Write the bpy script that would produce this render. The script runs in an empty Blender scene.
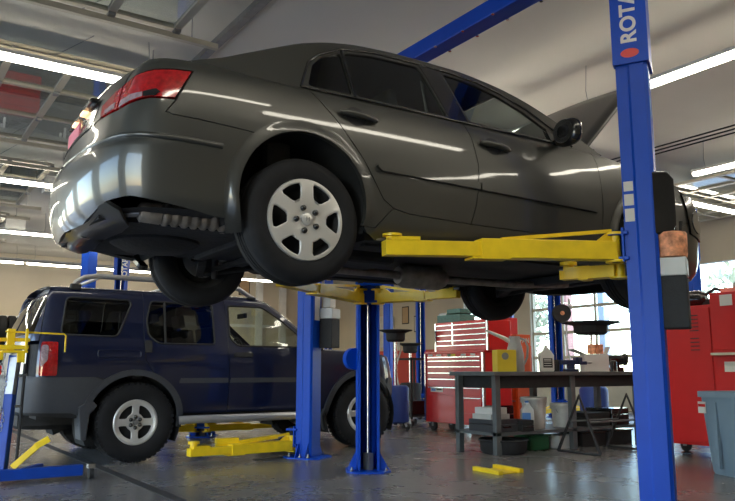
import bpy, bmesh, math, random
from mathutils import Vector, Matrix
from mathutils.geometry import delaunay_2d_cdt
random.seed(7)
sc = bpy.context.scene
COL = sc.collection
PI = math.pi

# ------------------------------------------------------------------ materials
def mat(name, col, rough=.5, metal=0.0, coat=0.0, vary=.06, scale=6.0, bump=0.0, bscale=60.0, spec=.5, crough=.03):
    m = bpy.data.materials.new(name); m.use_nodes = True
    nt = m.node_tree; N = nt.nodes; L = nt.links
    b = N['Principled BSDF']
    tc = N.new('ShaderNodeTexCoord'); nz = N.new('ShaderNodeTexNoise')
    nz.inputs['Scale'].default_value = scale; nz.inputs['Detail'].default_value = 4
    L.new(tc.outputs['Object'], nz.inputs['Vector'])
    rp = N.new('ShaderNodeValToRGB')
    rp.color_ramp.elements[0].position = .3; rp.color_ramp.elements[1].position = .7
    rp.color_ramp.elements[0].color = tuple(c*(1-vary) for c in col) + (1,)
    rp.color_ramp.elements[1].color = tuple(min(1, c*(1+vary)) for c in col) + (1,)
    L.new(nz.outputs['Fac'], rp.inputs['Fac']); L.new(rp.outputs['Color'], b.inputs['Base Color'])
    b.inputs['Roughness'].default_value = rough; b.inputs['Metallic'].default_value = metal
    b.inputs['Coat Weight'].default_value = coat; b.inputs['Coat Roughness'].default_value = crough
    b.inputs['Specular IOR Level'].default_value = spec
    if bump:
        n2 = N.new('ShaderNodeTexNoise'); n2.inputs['Scale'].default_value = bscale; n2.inputs['Detail'].default_value = 5
        L.new(tc.outputs['Object'], n2.inputs['Vector'])
        bp = N.new('ShaderNodeBump'); bp.inputs['Strength'].default_value = bump; bp.inputs['Distance'].default_value = .01
        L.new(n2.outputs['Fac'], bp.inputs['Height']); L.new(bp.outputs['Normal'], b.inputs['Normal'])
    return m

def glass(name, tint, refl=1.0, rough=.0):
    m = bpy.data.materials.new(name); m.use_nodes = True
    nt = m.node_tree; N = nt.nodes; L = nt.links; N.clear()
    o = N.new('ShaderNodeOutputMaterial'); mx = N.new('ShaderNodeMixShader')
    t = N.new('ShaderNodeBsdfTransparent'); t.inputs[0].default_value = tuple(tint) + (1,)
    g = N.new('ShaderNodeBsdfGlossy'); g.inputs['Roughness'].default_value = rough
    g.inputs[0].default_value = (refl, refl, refl, 1)
    f = N.new('ShaderNodeFresnel'); ge = N.new('ShaderNodeNewGeometry'); ma = N.new('ShaderNodeMath'); ma.operation = 'MULTIPLY_ADD'
    ma.inputs[1].default_value = 1/1.5 - 1.5; ma.inputs[2].default_value = 1.5
    L.new(ge.outputs['Backfacing'], ma.inputs[0]); L.new(ma.outputs[0], f.inputs[0])
    L.new(f.outputs[0], mx.inputs[0]); L.new(t.outputs[0], mx.inputs[1]); L.new(g.outputs[0], mx.inputs[2])
    L.new(mx.outputs[0], o.inputs[0]); return m

def emit(name, col, s):
    m = bpy.data.materials.new(name); m.use_nodes = True
    b = m.node_tree.nodes['Principled BSDF']
    b.inputs['Base Color'].default_value = (.9, .9, .9, 1)
    b.inputs['Emission Color'].default_value = tuple(col) + (1,); b.inputs['Emission Strength'].default_value = s
    return m

LIGHT_S = 21.5
M = dict(
  sedan=mat('olive_grey_metallic_paint', (.062,.062,.056), .36, .5, .7, .03, 3, crough=.05),
  suv=mat('navy_metallic_paint', (.0025,.007,.034), .35, .2, .8, .05, 3),
  black=mat('black_rubber', (.018,.018,.019), .75, 0, 0, .2, 20, .3, 90),
  tyre=mat('tyre_rubber', (.012,.012,.013), .75, 0, 0, .2, 14, .15, 120, .3),
  dark=mat('underbody_black', (.020,.019,.019), .8, 0, 0, .3, 8, .5, 30),
  liner=mat('wheel_liner_black', (.012,.012,.012), .9),
  plastic=mat('grey_cladding_plastic', (.045,.048,.055), .5, 0, 0, .05, 30, .1, 300),
  gloss=mat('gloss_black', (.012,.012,.013), .18, 0, .5),
  chrome=mat('bright_metal', (.62,.62,.62), .18, 1.0, 0, .02),
  alu=mat('silver_wheel_paint', (.66,.64,.60), .34, .45, .3, .03),
  steel=mat('grey_steel', (.30,.30,.30), .42, .8, 0, .12, 12),
  rust=mat('aged_exhaust_steel', (.26,.23,.20), .5, .6, 0, .3, 14, .3, 40),
  blue=mat('blue_lift_enamel', (.0005,.060,.46), .42, 0, 0, .06, 5, spec=.3),
  blued=mat('blue_worn_enamel', (.004,.045,.30), .45, 0, .0, .15, 5, spec=.3),
  yellow=mat('yellow_arm_enamel', (.92,.62,.012), .42, 0, .1, .10, 9),
  red=mat('red_chest_enamel', (.58,.008,.008), .32, 0, .2, .04, 4),
  redl=mat('red_locker_enamel', (.50,.008,.007), .45, 0, 0, .05, 4, spec=.3), palered=mat('overexposed_red_paint', (.62,.34,.30), .7), paleblue=mat('overexposed_blue_paint', (.50,.60,.74), .7),  # outdoor post colours paled to imitate overexposed daylight
  orange=mat('orange_enamel', (.72,.10,.02), .4, 0, .2),
  yellowp=mat('yellow_plastic', (.72,.52,.03), .5),
  white=mat('white_plastic', (.70,.69,.66), .45, 0, 0, .05),
  offw=mat('off_white_plastic', (.55,.55,.52), .5, 0, 0, .08),
  cream=mat('cream_wall_paint', (.56,.49,.37), .75, 0, 0, .04, 1.5, .1, 40),
  wred=mat('red_wall_paint', (.50,.06,.04), .6, 0, 0, .05, 2),
  ceil=mat('ceiling_board_paint', (.66,.63,.56), .85, 0, 0, .04, .8, .1, 30),
  alup=mat('cream_door_frame', (.52,.47,.36), .4, .15, 0, .05),
  lampw=mat('lamp_housing_white', (.75,.74,.70), .5),
  lens=emit('lit_fluorescent_lens', (1.0,.93,.78), LIGHT_S),
  bench=mat('bench_grey_steel', (.13,.145,.15), .5, .3, 0, .15, 8),
  bucket=mat('bucket_white', (.62,.62,.60), .45, 0, 0, .1, 10),
  can=mat('slate_blue_plastic', (.19,.265,.33), .55, 0, 0, .05),
  jug=mat('grey_jug_plastic', (.33,.35,.36), .5, 0, 0, .1),
  green=mat('green_plastic', (.02,.14,.06), .5),
  teal=mat('teal_case_plastic', (.06,.16,.14), .5, 0, 0, .3, 40),
  bluep=mat('royal_blue_plastic', (.02,.06,.30), .5), navy=mat('navy_enamel', (.012,.02,.07), .4),
  bluel=mat('light_blue_label', (.10,.25,.60), .5),
  paper=mat('paper_label', (.62,.60,.55), .6, 0, 0, .03),
  orangep=mat('orange_striped_wrap', (.75,.28,.14), .6, 0, 0, .5, 30),
  redlens=mat('red_lamp_lens', (.36,.006,.008), .12, 0, .8, .35, 45),
  clearlens=mat('pale_lamp_lens', (.36,.26,.29), .12, .2, .8, .25, 60),
  amber=emit('lit_plate_lamp', (1.0,.55,.25), 2.5),
  pink=mat('pink_plate', (.75,.18,.25), .5),
  leather=mat('dark_upholstery', (.06,.06,.058), .7),
  headl=mat('headliner_grey', (.20,.19,.17), .9),
  rackm=mat('satin_silver_tube', (.42,.42,.43), .35, .6),
  gsed=glass('tinted_car_glass', (.42,.46,.46), 1.0),
  gdark=glass('privacy_glass', (.10,.11,.12), 1.0),
  gclear=glass('clear_car_glass', (.70,.76,.74), 1.0),
  gdoor=glass('door_glass', (.86,.90,.90), .9),
  ground=mat('outdoor_paving', (.42,.41,.38), .9, 0, 0, .1, 1),
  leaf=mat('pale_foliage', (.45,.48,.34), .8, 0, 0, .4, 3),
  bark=mat('bark', (.18,.14,.10), .9),
  wood=mat('wood_tan', (.45,.30,.16), .6),
  hose=mat('pale_air_hose', (.55,.55,.50), .5),
)
def floor_mat():
    m = bpy.data.materials.new('polished_grey_concrete'); m.use_nodes = True
    nt = m.node_tree; N = nt.nodes; L = nt.links; b = N['Principled BSDF']
    tc = N.new('ShaderNodeTexCoord')
    a = N.new('ShaderNodeTexNoise'); a.inputs['Scale'].default_value = .9; a.inputs['Detail'].default_value = 8; a.inputs['Roughness'].default_value = .65
    c = N.new('ShaderNodeTexNoise'); c.inputs['Scale'].default_value = 14; c.inputs['Detail'].default_value = 6
    L.new(tc.outputs['Object'], a.inputs['Vector']); L.new(tc.outputs['Object'], c.inputs['Vector'])
    r = N.new('ShaderNodeValToRGB')
    r.color_ramp.elements[0].position = .3; r.color_ramp.elements[0].color = (.125,.122,.118,1)
    r.color_ramp.elements[1].position = .72; r.color_ramp.elements[1].color = (.215,.210,.202,1)
    L.new(a.outputs['Fac'], r.inputs['Fac'])
    r2 = N.new('ShaderNodeValToRGB')
    r2.color_ramp.elements[0].position = .3; r2.color_ramp.elements[0].color = (.75,.75,.75,1)
    r2.color_ramp.elements[1].position = .6; r2.color_ramp.elements[1].color = (1,1,1,1)
    L.new(c.outputs['Fac'], r2.inputs['Fac'])
    mx = N.new('ShaderNodeMix'); mx.data_type = 'RGBA'; mx.blend_type = 'MULTIPLY'; mx.inputs[0].default_value = 1
    L.new(r.outputs['Color'], mx.inputs[6]); L.new(r2.outputs['Color'], mx.inputs[7]); L.new(mx.outputs[2], b.inputs['Base Color'])
    mr = N.new('ShaderNodeMapRange'); mr.inputs[3].default_value = .17; mr.inputs[4].default_value = .36
    L.new(a.outputs['Fac'], mr.inputs[0]); L.new(mr.outputs[0], b.inputs['Roughness'])
    bp = N.new('ShaderNodeBump'); bp.inputs['Strength'].default_value = .06; bp.inputs['Distance'].default_value = .01
    L.new(c.outputs['Fac'], bp.inputs['Height']); L.new(bp.outputs['Normal'], b.inputs['Normal'])
    b.inputs['Specular IOR Level'].default_value = .55
    return m
M['floor'] = floor_mat()

# ------------------------------------------------------------------ mesh builder
class MB:
    def __init__(s): s.v = []; s.f = []
    def add(s, vs, fs):
        o = len(s.v); s.v += [tuple(p) for p in vs]; s.f += [tuple(i + o for i in f) for f in fs]; return s
    def box(s, x0, x1, y0, y1, z0, z1, R=None, c=None):
        vs = [(x, y, z) for x in (x0, x1) for y in (y0, y1) for z in (z0, z1)]
        if R is not None:
            c = Vector(c or (0,0,0)); vs = [tuple(R @ (Vector(p) - c) + c) for p in vs]
        return s.add(vs, [(0,1,3,2),(4,6,7,5),(0,4,5,1),(2,3,7,6),(0,2,6,4),(1,5,7,3)])
    def bar(s, a, b, w, h, up=(0,0,1), taper=1.0):
        a, b = Vector(a), Vector(b); d = (b-a).normalized(); up = Vector(up)
        sd = d.cross(up)
        if sd.length < 1e-4: sd = d.cross(Vector((1,0,0)))
        sd.normalize(); u = sd.cross(d).normalized()
        vs = []
        for p, k in ((a, 1.0), (b, taper)):
            for i, j in ((-1,-1),(1,-1),(1,1),(-1,1)): vs.append(p + sd*(i*w/2*k) + u*(j*h/2*k))
        return s.add(vs, [(3,2,1,0),(4,5,6,7),(0,1,5,4),(1,2,6,5),(2,3,7,6),(3,0,4,7)])
    def tube(s, path, r, n=10, cap=True):
        P = [Vector(p) for p in path]; rs = r if isinstance(r, (list, tuple)) else [r]*len(P)
        ring = []; prev = None
        for i, p in enumerate(P):
            d = (P[min(i+1, len(P)-1)] - P[max(i-1, 0)]).normalized()
            if prev is None:
                a = Vector((0,0,1)) if abs(d.z) < .9 else Vector((1,0,0)); x = d.cross(a).normalized()
            else: x = (prev - d*prev.dot(d)).normalized()
            prev = x; y = d.cross(x)
            ring.append([p + (x*math.cos(t) + y*math.sin(t))*rs[i] for t in [2*PI*k/n for k in range(n)]])
        vs = [q for r_ in ring for q in r_]; fs = []
        for i in range(len(P)-1):
            for k in range(n): fs.append((i*n+k, i*n+(k+1) % n, (i+1)*n+(k+1) % n, (i+1)*n+k))
        if cap: fs.append(tuple(range(n))[::-1]); fs.append(tuple(range((len(P)-1)*n, len(P)*n)))
        return s.add(vs, fs)
    def lathe(s, prof, c=(0,0,0), axis='z', n=32):
        vs = []; fs = []; m = len(prof); c = Vector(c)
        for k in range(n):
            t = 2*PI*k/n
            for r, h in prof:
                a, b = r*math.cos(t), r*math.sin(t)
                vs.append(c + Vector({'z': (a, b, h), 'y': (a, h, b), 'x': (h, a, b)}[axis]))
        for k in range(n):
            for j in range(m-1):
                q = (k*m+j, ((k+1) % n)*m+j, ((k+1) % n)*m+j+1, k*m+j+1)
                fs.append(q)
        return s.add(vs, fs)
    def prism(s, pts, y0, y1, axis='y'):
        n = len(pts)
        mk = {'y': lambda a, b, h: (a, h, b), 'z': lambda a, b, h: (a, b, h), 'x': lambda a, b, h: (h, a, b)}[axis]
        vs = [mk(a, b, y0) for a, b in pts] + [mk(a, b, y1) for a, b in pts]
        return s.add(vs, [tuple(range(n)), tuple(range(2*n-1, n-1, -1))] + [(i, (i+1) % n + 0, (i+1) % n + n, i + n) for i in range(n)])
    def grid(s, rows, closed=False):
        m = len(rows[0]); vs = [p for r in rows for p in r]; fs = []
        for i in range(len(rows)-1):
            for j in range(m - (0 if closed else 1)):
                fs.append((i*m+j, i*m+(j+1) % m, (i+1)*m+(j+1) % m, (i+1)*m+j))
        return s.add(vs, fs)
    def build(s, name, m, parent=None, smooth=None, bevel=0, loc=None, rot=None, fix=True, solid=0):
        me = bpy.data.meshes.new(name)
        me.from_pydata([tuple(p) for p in s.v], [], s.f)
        if fix:
            bm = bmesh.new(); bm.from_mesh(me)
            bmesh.ops.recalc_face_normals(bm, faces=bm.faces[:]); bm.to_mesh(me); bm.free()
        me.materials.append(M[m] if isinstance(m, str) else m)
        if smooth is not None: me.shade_smooth(); me.set_sharp_from_angle(angle=math.radians(smooth))
        o = bpy.data.objects.new(name, me); COL.objects.link(o)
        if parent: o.parent = parent
        if loc: o.location = loc
        if rot: o.rotation_euler = rot
        if solid:
            md = o.modifiers.new('thickness', 'SOLIDIFY'); md.thickness = solid; md.offset = -1
        if bevel:
            md = o.modifiers.new('bevel', 'BEVEL'); md.width = bevel; md.segments = 2; md.limit_method = 'ANGLE'; md.angle_limit = math.radians(40)
        return o
def tag(o, label, cat, group=None, kind=None):
    o['label'] = label; o['category'] = cat
    if group: o['group'] = group
    if kind: o['kind'] = kind
    return o
def thing(name, label, cat, loc=(0,0,0), rz=0, group=None):
    o = bpy.data.objects.new(name, None); COL.objects.link(o)
    o.location = loc; o.rotation_euler = (0, 0, rz); o.empty_display_size = .1
    return tag(o, label, cat, group)
def struct(o): o['kind'] = 'structure'; return o
def copy_tree(o, parent=None):
    c = o.copy(); COL.objects.link(c)
    if parent: c.parent = parent
    for ch in list(o.children):
        copy_tree(ch, c)
    return c
def words_on(name, text, size, m, parent, loc, rot, ext=.002, align='CENTER'):
    cu = bpy.data.curves.new(name, 'FONT'); cu.body = text; cu.size = size; cu.extrude = ext
    cu.align_x = align; cu.align_y = 'CENTER'; cu.offset = size*.03
    cu.materials.append(M[m]); o = bpy.data.objects.new(name, cu); COL.objects.link(o)
    bpy.context.view_layer.update()
    me = bpy.data.meshes.new_from_object(o.evaluated_get(bpy.context.evaluated_depsgraph_get())); bpy.data.objects.remove(o)
    o = bpy.data.objects.new(name, me); COL.objects.link(o)
    o.parent = parent; o.location = loc; o.rotation_euler = rot; return o

# ------------------------------------------------------------------ curved panels
def inside(p, poly):
    x, y = p; r = False; n = len(poly)
    for i in range(n):
        x0, y0 = poly[i]; x1, y1 = poly[(i+1) % n]
        if (y0 > y) != (y1 > y) and x < (x1-x0)*(y-y0)/(y1-y0) + x0: r = not r
    return r
def dist(p, poly):
    d = 9; n = len(poly)
    for i in range(n):
        ax, ay = poly[i]; bx, by = poly[(i+1) % n]; ex, ey = bx-ax, by-ay; l = ex*ex+ey*ey
        t = 0 if l == 0 else max(0, min(1, ((p[0]-ax)*ex + (p[1]-ay)*ey)/l))
        d = min(d, math.hypot(p[0]-ax-t*ex, p[1]-ay-t*ey))
    return d
def area(poly): return sum(poly[i][0]*poly[(i+1) % len(poly)][1] - poly[(i+1) % len(poly)][0]*poly[i][1] for i in range(len(poly)))/2
def dens(poly, st):
    o = []
    for i in range(len(poly)):
        a, b = poly[i], poly[(i+1) % len(poly)]; k = max(1, int(math.hypot(b[0]-a[0], b[1]-a[1])/st + .5))
        o += [(a[0]+(b[0]-a[0])*j/k, a[1]+(b[1]-a[1])*j/k) for j in range(k)]
    return o
def shrink(poly, g):
    if g == 0: return poly
    s = 1 if area(poly) > 0 else -1; n = len(poly); o = []
    for i in range(n):
        a, b, c = poly[i-1], poly[i], poly[(i+1) % n]
        d1 = (b[0]-a[0], b[1]-a[1]); d2 = (c[0]-b[0], c[1]-b[1])
        l1 = math.hypot(*d1) or 1; l2 = math.hypot(*d2) or 1
        n1 = (-d1[1]/l1*s, d1[0]/l1*s); n2 = (-d2[1]/l2*s, d2[0]/l2*s)
        k = 1 + n1[0]*n2[0] + n1[1]*n2[1]
        k = max(k, .4)
        o.append((b[0] + g*(n1[0]+n2[0])/k, b[1] + g*(n1[1]+n2[1])/k))
    return o
def roundp(poly, r, n=4, keep=()):
    o = []; m = len(poly)
    for i in range(m):
        a, b, c = poly[i-1], poly[i], poly[(i+1) % m]
        if i in keep: o.append(b); continue
        la = math.hypot(a[0]-b[0], a[1]-b[1]); lc = math.hypot(c[0]-b[0], c[1]-b[1]); q = min(r, la*.45, lc*.45)
        p = (b[0]+(a[0]-b[0])*q/la, b[1]+(a[1]-b[1])*q/la); e = (b[0]+(c[0]-b[0])*q/lc, b[1]+(c[1]-b[1])*q/lc)
        for k in range(n+1):
            t = k/n; o.append(((1-t)**2*p[0]+2*t*(1-t)*b[0]+t*t*e[0], (1-t)**2*p[1]+2*t*(1-t)*b[1]+t*t*e[1]))
    return o
def panel(name, surf, poly, m, parent, side=-1, holes=(), grid=.05, lip=.018, gap=.003, off=0.0):
    poly = dens(shrink(poly, gap), .03); holes = [dens(h, .03) for h in holes]
    pts = list(poly); edges = [(i, (i+1) % len(poly)) for i in range(len(poly))]
    for h in holes:
        b = len(pts); pts += h; edges += [(b+i, b+(i+1) % len(h)) for i in range(len(h))]
    xs = [p[0] for p in poly]; ys = [p[1] for p in poly]
    i0, i1 = math.floor(min(xs)/grid), math.ceil(max(xs)/grid)
    gy = grid*.7; j0, j1 = math.floor(min(ys)/gy), math.ceil(max(ys)/gy)
    for i in range(i0, i1+1):
        for j in range(j0, j1+1):
            p = (i*grid, j*gy)
            if inside(p, poly) and dist(p, poly) > .012 and all(not inside(p, h) and dist(p, h) > .012 for h in holes): pts.append(p)
    vs, es, fs, *_ = delaunay_2d_cdt([Vector(p) for p in pts], edges, [], 0, 1e-6)
    def S(u, z):
        x, y, zz = surf(u, z); return Vector((x, y*side, zz))
    def Nn(u, z):
        e = .004; a = S(u+e, z) - S(u-e, z); b = S(u, z+e) - S(u, z-e)
        n = a.cross(b)*(1 if side < 0 else -1)
        return n.normalized() if n.length > 0 else Vector((0, side, 0))
    V3 = []; NR = []
    for v in vs:
        n = Nn(v.x, v.y); V3.append(S(v.x, v.y) + n*off); NR.append(n)
    F = []
    for f in fs:
        c = (sum(vs[i].x for i in f)/len(f), sum(vs[i].y for i in f)/len(f))
        if not inside(c, poly) or any(inside(c, h) for h in holes): continue
        a, b, d = (V3[i] for i in f[:3]); n = (b-a).cross(d-a)
        F.append(tuple(f) if n.dot(NR[f[0]]) > 0 else tuple(f[::-1]))
    if lip:
        for loop in [poly] + list(holes):
            o = len(V3); n = len(loop); sg = 1 if area(loop) > 0 else -1
            if loop is not poly: sg = -sg
            for k, p in enumerate(loop):
                nr = Nn(*p); a = S(*loop[k-1]); b = S(*loop[(k+1) % n]); t = (b-a)
                t = t.normalized() if t.length else Vector((1,0,0))
                outw = t.cross(nr)*(sg*(1 if side < 0 else -1))
                q = S(*p) + nr*off
                V3 += [q, q - nr*lip]; NR += [outw, outw]
            for k in range(n):
                a, b, c, d = o+2*k, o+2*((k+1) % n), o+2*((k+1) % n)+1, o+2*k+1
                fn = (V3[b]-V3[a]).cross(V3[d]-V3[a])
                F.append((a, b, c, d) if fn.dot(NR[a]) > 0 else (d, c, b, a))
    me = bpy.data.meshes.new(name); me.from_pydata([tuple(p) for p in V3], [], F)
    me.materials.append(M[m]); me.shade_smooth()
    me.normals_split_custom_set_from_vertices([tuple(n) for n in NR])
    ob = bpy.data.objects.new(name, me); COL.objects.link(ob); ob.parent = parent
    return ob
def arc(cx, cz, r, a0, a1, n=18, rz=None):
    return [(cx + r*math.cos(math.radians(a0+(a1-a0)*k/n)), cz + (rz or r)*math.sin(math.radians(a0+(a1-a0)*k/n))) for k in range(n+1)]
def strip(name, surf, path, r, m, parent, side=-1, off=.003, n=6):
    pts = []
    path = [tuple(p) for p in path]; dn = []
    for a, b in zip(path, path[1:]):
        k = max(1, int(math.hypot(b[0]-a[0], b[1]-a[1])/.05)); dn += [(a[0]+(b[0]-a[0])*j/k, a[1]+(b[1]-a[1])*j/k) for j in range(k)]
    dn.append(path[-1])
    for u, z in dn:
        x, y, zz = surf(u, z); pts.append((x, (y+off)*side, zz))
    return MB().tube(pts, r, n).build(name, m, parent, smooth=60)
import math
def lerp_tab(tab, z):
    # smooth (monotone-ish) interpolation through a table of (z, value)
    if z <= tab[0][0]: return tab[0][1]
    if z >= tab[-1][0]: return tab[-1][1]
    n = len(tab)
    for i in range(n - 1):
        if z <= tab[i + 1][0]: break
    z0, v0 = tab[i]; z1, v1 = tab[i + 1]; h = z1 - z0
    def slope(k):
        if k <= 0: return (tab[1][1] - tab[0][1]) / (tab[1][0] - tab[0][0])
        if k >= n - 1: return (tab[-1][1] - tab[-2][1]) / (tab[-1][0] - tab[-2][0])
        a = (tab[k][1] - tab[k-1][1]) / (tab[k][0] - tab[k-1][0])
        b = (tab[k+1][1] - tab[k][1]) / (tab[k+1][0] - tab[k][0])
        return 0 if a * b <= 0 else 2 * a * b / (a + b)
    m0, m1 = slope(i), slope(i + 1); t = (z - z0) / h
    return (v0*(2*t**3-3*t*t+1) + m0*h*(t**3-2*t*t+t) + v1*(-2*t**3+3*t*t) + m1*h*(t**3-t*t))

class Shell:
    """A vehicle side wrapped from the rear centre line round the corner to the front centre line."""
    def __init__(s, plan, i_side, i_rear, i_front):
        s.i_side, s.i_rear, s.i_front = i_side, i_rear, i_front
        pts = []
        n = len(plan)
        for i in range(n - 1):
            p0 = plan[i-1] if i else (plan[1][0], -plan[1][1])
            p1, p2 = plan[i], plan[i+1]
            p3 = plan[i+2] if i + 2 < n else (plan[n-2][0], -plan[n-2][1])
            for k in range(14):
                t = k / 14
                pts.append(tuple(.5*((2*p1[j]) + (-p0[j]+p2[j])*t + (2*p0[j]-5*p1[j]+4*p2[j]-p3[j])*t*t + (-p0[j]+3*p1[j]-3*p2[j]+p3[j])*t**3) for j in (0, 1)))
        pts.append(plan[-1])
        s.pts = pts; s.len = [0.0]
        for a, b in zip(pts, pts[1:]): s.len.append(s.len[-1] + math.hypot(b[0]-a[0], b[1]-a[1]))
        # origin of u: where x = 0 on the side
        for i in range(len(pts) - 1):
            if pts[i][0] <= 0 < pts[i+1][0] and pts[i][1] > .5:
                t = -pts[i][0] / (pts[i+1][0] - pts[i][0]); s.u0 = s.len[i] + t * (s.len[i+1] - s.len[i])
        s.umin, s.umax = -s.u0, s.len[-1] - s.u0
        s.nrm = []
        for i in range(len(pts)):
            a = pts[max(i-1, 0)]; b = pts[min(i+1, len(pts)-1)]
            dx, dy = b[0]-a[0], b[1]-a[1]; l = math.hypot(dx, dy) or 1
            s.nrm.append((-dy/l, dx/l))
        s.nrm[0] = (-1, 0); s.nrm[-1] = (1, 0)
    def base(s, u):
        L = min(max(u + s.u0, 0), s.len[-1]); lo, hi = 0, len(s.len) - 1
        while hi - lo > 1:
            m = (lo + hi) // 2
            if s.len[m] <= L: lo = m
            else: hi = m
        t = (L - s.len[lo]) / ((s.len[hi] - s.len[lo]) or 1)
        p = [s.pts[lo][j]*(1-t) + s.pts[hi][j]*t for j in (0, 1)]
        n = [s.nrm[lo][j]*(1-t) + s.nrm[hi][j]*t for j in (0, 1)]
        l = math.hypot(*n); return p, (n[0]/l, n[1]/l)
    def P(s, u, z, off=0.0):
        p, n = s.base(u)
        e = s.i_rear if n[0] < 0 else s.i_front
        ins = lerp_tab(s.i_side, z) * n[1]**2 + lerp_tab(e, z) * n[0]**2 - off
        return (p[0] - n[0]*ins, p[1] - n[1]*ins, z)

SEDAN = Shell([(-1.075,0),(-1.07,.2),(-1.045,.42),(-.995,.62),(-.91,.765),(-.74,.853),(-.45,.89),(0,.902),(.6,.91),(1.4,.91),(2.2,.905),(2.73,.895),(3.1,.875),(3.42,.82),(3.60,.66),(3.68,.36),(3.70,0)],
  [(.12,.16),(.17,.09),(.22,.045),(.30,.02),(.42,.008),(.55,0),(.68,.004),(.80,.018),(.90,.04),(.95,.058),(.985,.085),(1.02,.13),(1.05,.20)],
  [(.12,.18),(.17,.10),(.22,.055),(.30,.02),(.45,0),(.555,.012),(.57,.035),(.70,.065),(.80,.095),(.90,.125),(.97,.165),(1.02,.22),(1.05,.30)],
  [(.12,.10),(.2,.04),(.3,.01),(.5,.0),(.6,.01),(.7,.05),(.8,.15),(.9,.4)])
# ------------------------------------------------------------------ wheels
def wheel(parent, x, y, z, side, R=.332, W=.215, rimR=.205, style='cap'):
    """side = -1: the outer face looks towards -y"""
    w = bpy.data.objects.new('wheel', None); COL.objects.link(w); w.parent = parent; w.location = (x, y, z)
    w.empty_display_size = .1
    if side > 0: w.rotation_euler = (0, 0, PI)
    h = W/2; t = R - rimR
    prof = [(rimR, -h+.018), (rimR+.02, -h+.004), (R-t*.45, -h-.004), (R-t*.16, -h+.008), (R-.012, -h+.02), (R-.003, -h+.035)]
    gx = [-h+.045, -h+.075, -h+.085, -.012, -.002]
    prof += [(R, gx[0]), (R, gx[1]), (R-.008, gx[1]+.003), (R-.008, gx[2]-.001), (R, gx[2]+.003), (R+.001, gx[3]), (R-.008, gx[3]+.003), (R-.008, gx[4]+.009), (R+.001, gx[4]+.012)]
    prof += [(R, h-.088), (R-.008, h-.085), (R-.008, h-.078), (R, h-.075), (R, h-.045), (R-.003, h-.035), (R-.012, h-.02), (R-t*.16, h-.008), (R-t*.45, h+.004), (rimR+.02, h-.004), (rimR, h-.018), (rimR-.006, h-.03), (rimR-.006, -h+.03), (rimR, -h+.018)]
    ty = MB().lathe(prof, axis='y', n=72)
    if style == 'off':      # shoulder lugs
        for k in range(44):
            a = 2*PI*k/44
            for yy in (-h+.03, h-.03):
                c = Vector((math.cos(a)*(R-.012), yy, math.sin(a)*(R-.012)))
                ty.box(c.x-.012, c.x+.012, c.y-.022, c.y+.022, c.z-.016, c.z+.016, Matrix.Rotation(-a, 3, 'Y'), c)
    ty.build('tyre', 'tyre', w, 40)
    MB().lathe([(rimR+.006, -h+.012), (rimR-.002, -h+.006), (rimR-.012, -h+.02), (rimR-.03, -h+.06), (rimR-.04, 0), (rimR-.03, h-.05), (rimR-.006, h-.02), (rimR+.006, h-.012), (rimR, h-.03), (rimR-.01, 0), (rimR, -h+.03), (rimR+.006, -h+.012)], axis='y', n=48).build('rim', 'dark' if style == 'cap' else 'alu', w, 40)
    MB().lathe([(0, -h+.055), (.09, -h+.055), (.11, -h+.07), (rimR-.03, -h+.075), (rimR-.03, -h+.085), (.1, -h+.09), (0, -h+.09)], axis='y', n=32).build('wheel_disc', 'liner', w, 40)
    # cap / spoked face
    if style == 'cap':
        NS, r0, r1, sw = 6, .112, .194, .036; nr = 20
    else:
        NS, r0, r1, sw = 4, .088, .168, .034; nr = 18
    RR = rimR + (.019 if style == 'cap' else .006)
    def hgt(r, a):
        q = r/RR
        base = -h + .012 + (.020*(1-q)**1 if style == 'cap' else .03*(1-q)) 
        if style == 'cap': base = -h + .004 - .012*math.sin(min(1, q)*PI*.9) + (.022 if q > .97 else 0)
        if q < .2: base -= .006*math.cos(q/.2*PI/2)
        if style != 'cap' and .86 < q < .97: base -= .008
        return base
    rs = [RR*(i/nr) for i in range(nr+1)]
    rs = sorted(set(rs + [r0, r1, RR*.985]))
    st = 2*PI/NS; nS, nW = 8, 18; nt = NS*(nS+nW); g = MB(); m = nt
    def angs(r):
        q = min(max(r, r0), r1); hf = math.asin(sw/q); e = max(0, (q-r0)/(r1-r0))
        # pull the window corners in for rounded ends
        c = min(1, 5*min(e, 1-e)) if 0 < e < 1 else 0; hf += .06*(1-c)**2
        o = []
        for k in range(NS):
            c0 = PI/2 + k*st
            o += [c0 - hf + 2*hf*i/nS for i in range(nS)] + [c0 + hf + (st-2*hf)*i/nW for i in range(nW)]
        return o
    rows = [[(r*math.cos(a), hgt(r, a), r*math.sin(a)) for a in angs(r)] for r in rs]
    for r in rows: g.v += r
    for i in range(len(rs)-1):
        rm = (rs[i]+rs[i+1])/2
        for k in range(nt):
            if r0 < rm < r1 and k % (nS+nW) >= nS: continue
            g.f.append((i*m+k, i*m+(k+1) % m, (i+1)*m+(k+1) % m, (i+1)*m+k))
    o = g.build('hub_cap' if style == 'cap' else 'alloy_face', 'alu', w, 50, solid=.012)
    # make it face outwards (-y)
    rN = .062 if style == 'cap' else .052; cnt = 5 if style == 'cap' else 6
    ln = MB()
    for k in range(cnt):
        a = PI/2 + 2*PI*k/cnt + (.38 if style == 'cap' else 0)
        c = (rN*math.cos(a), 0, rN*math.sin(a)); l = MB()
        yb = -h-.012 if style == 'cap' else -h+.004
        l.lathe([(.0001, yb-.012), (.010, yb-.011), (.0145, yb-.006), (.016, yb+.012), (.020, yb+.014)], c, 'y', 12)
        l.build('lug_nut', 'gloss', w, 50)
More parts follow.
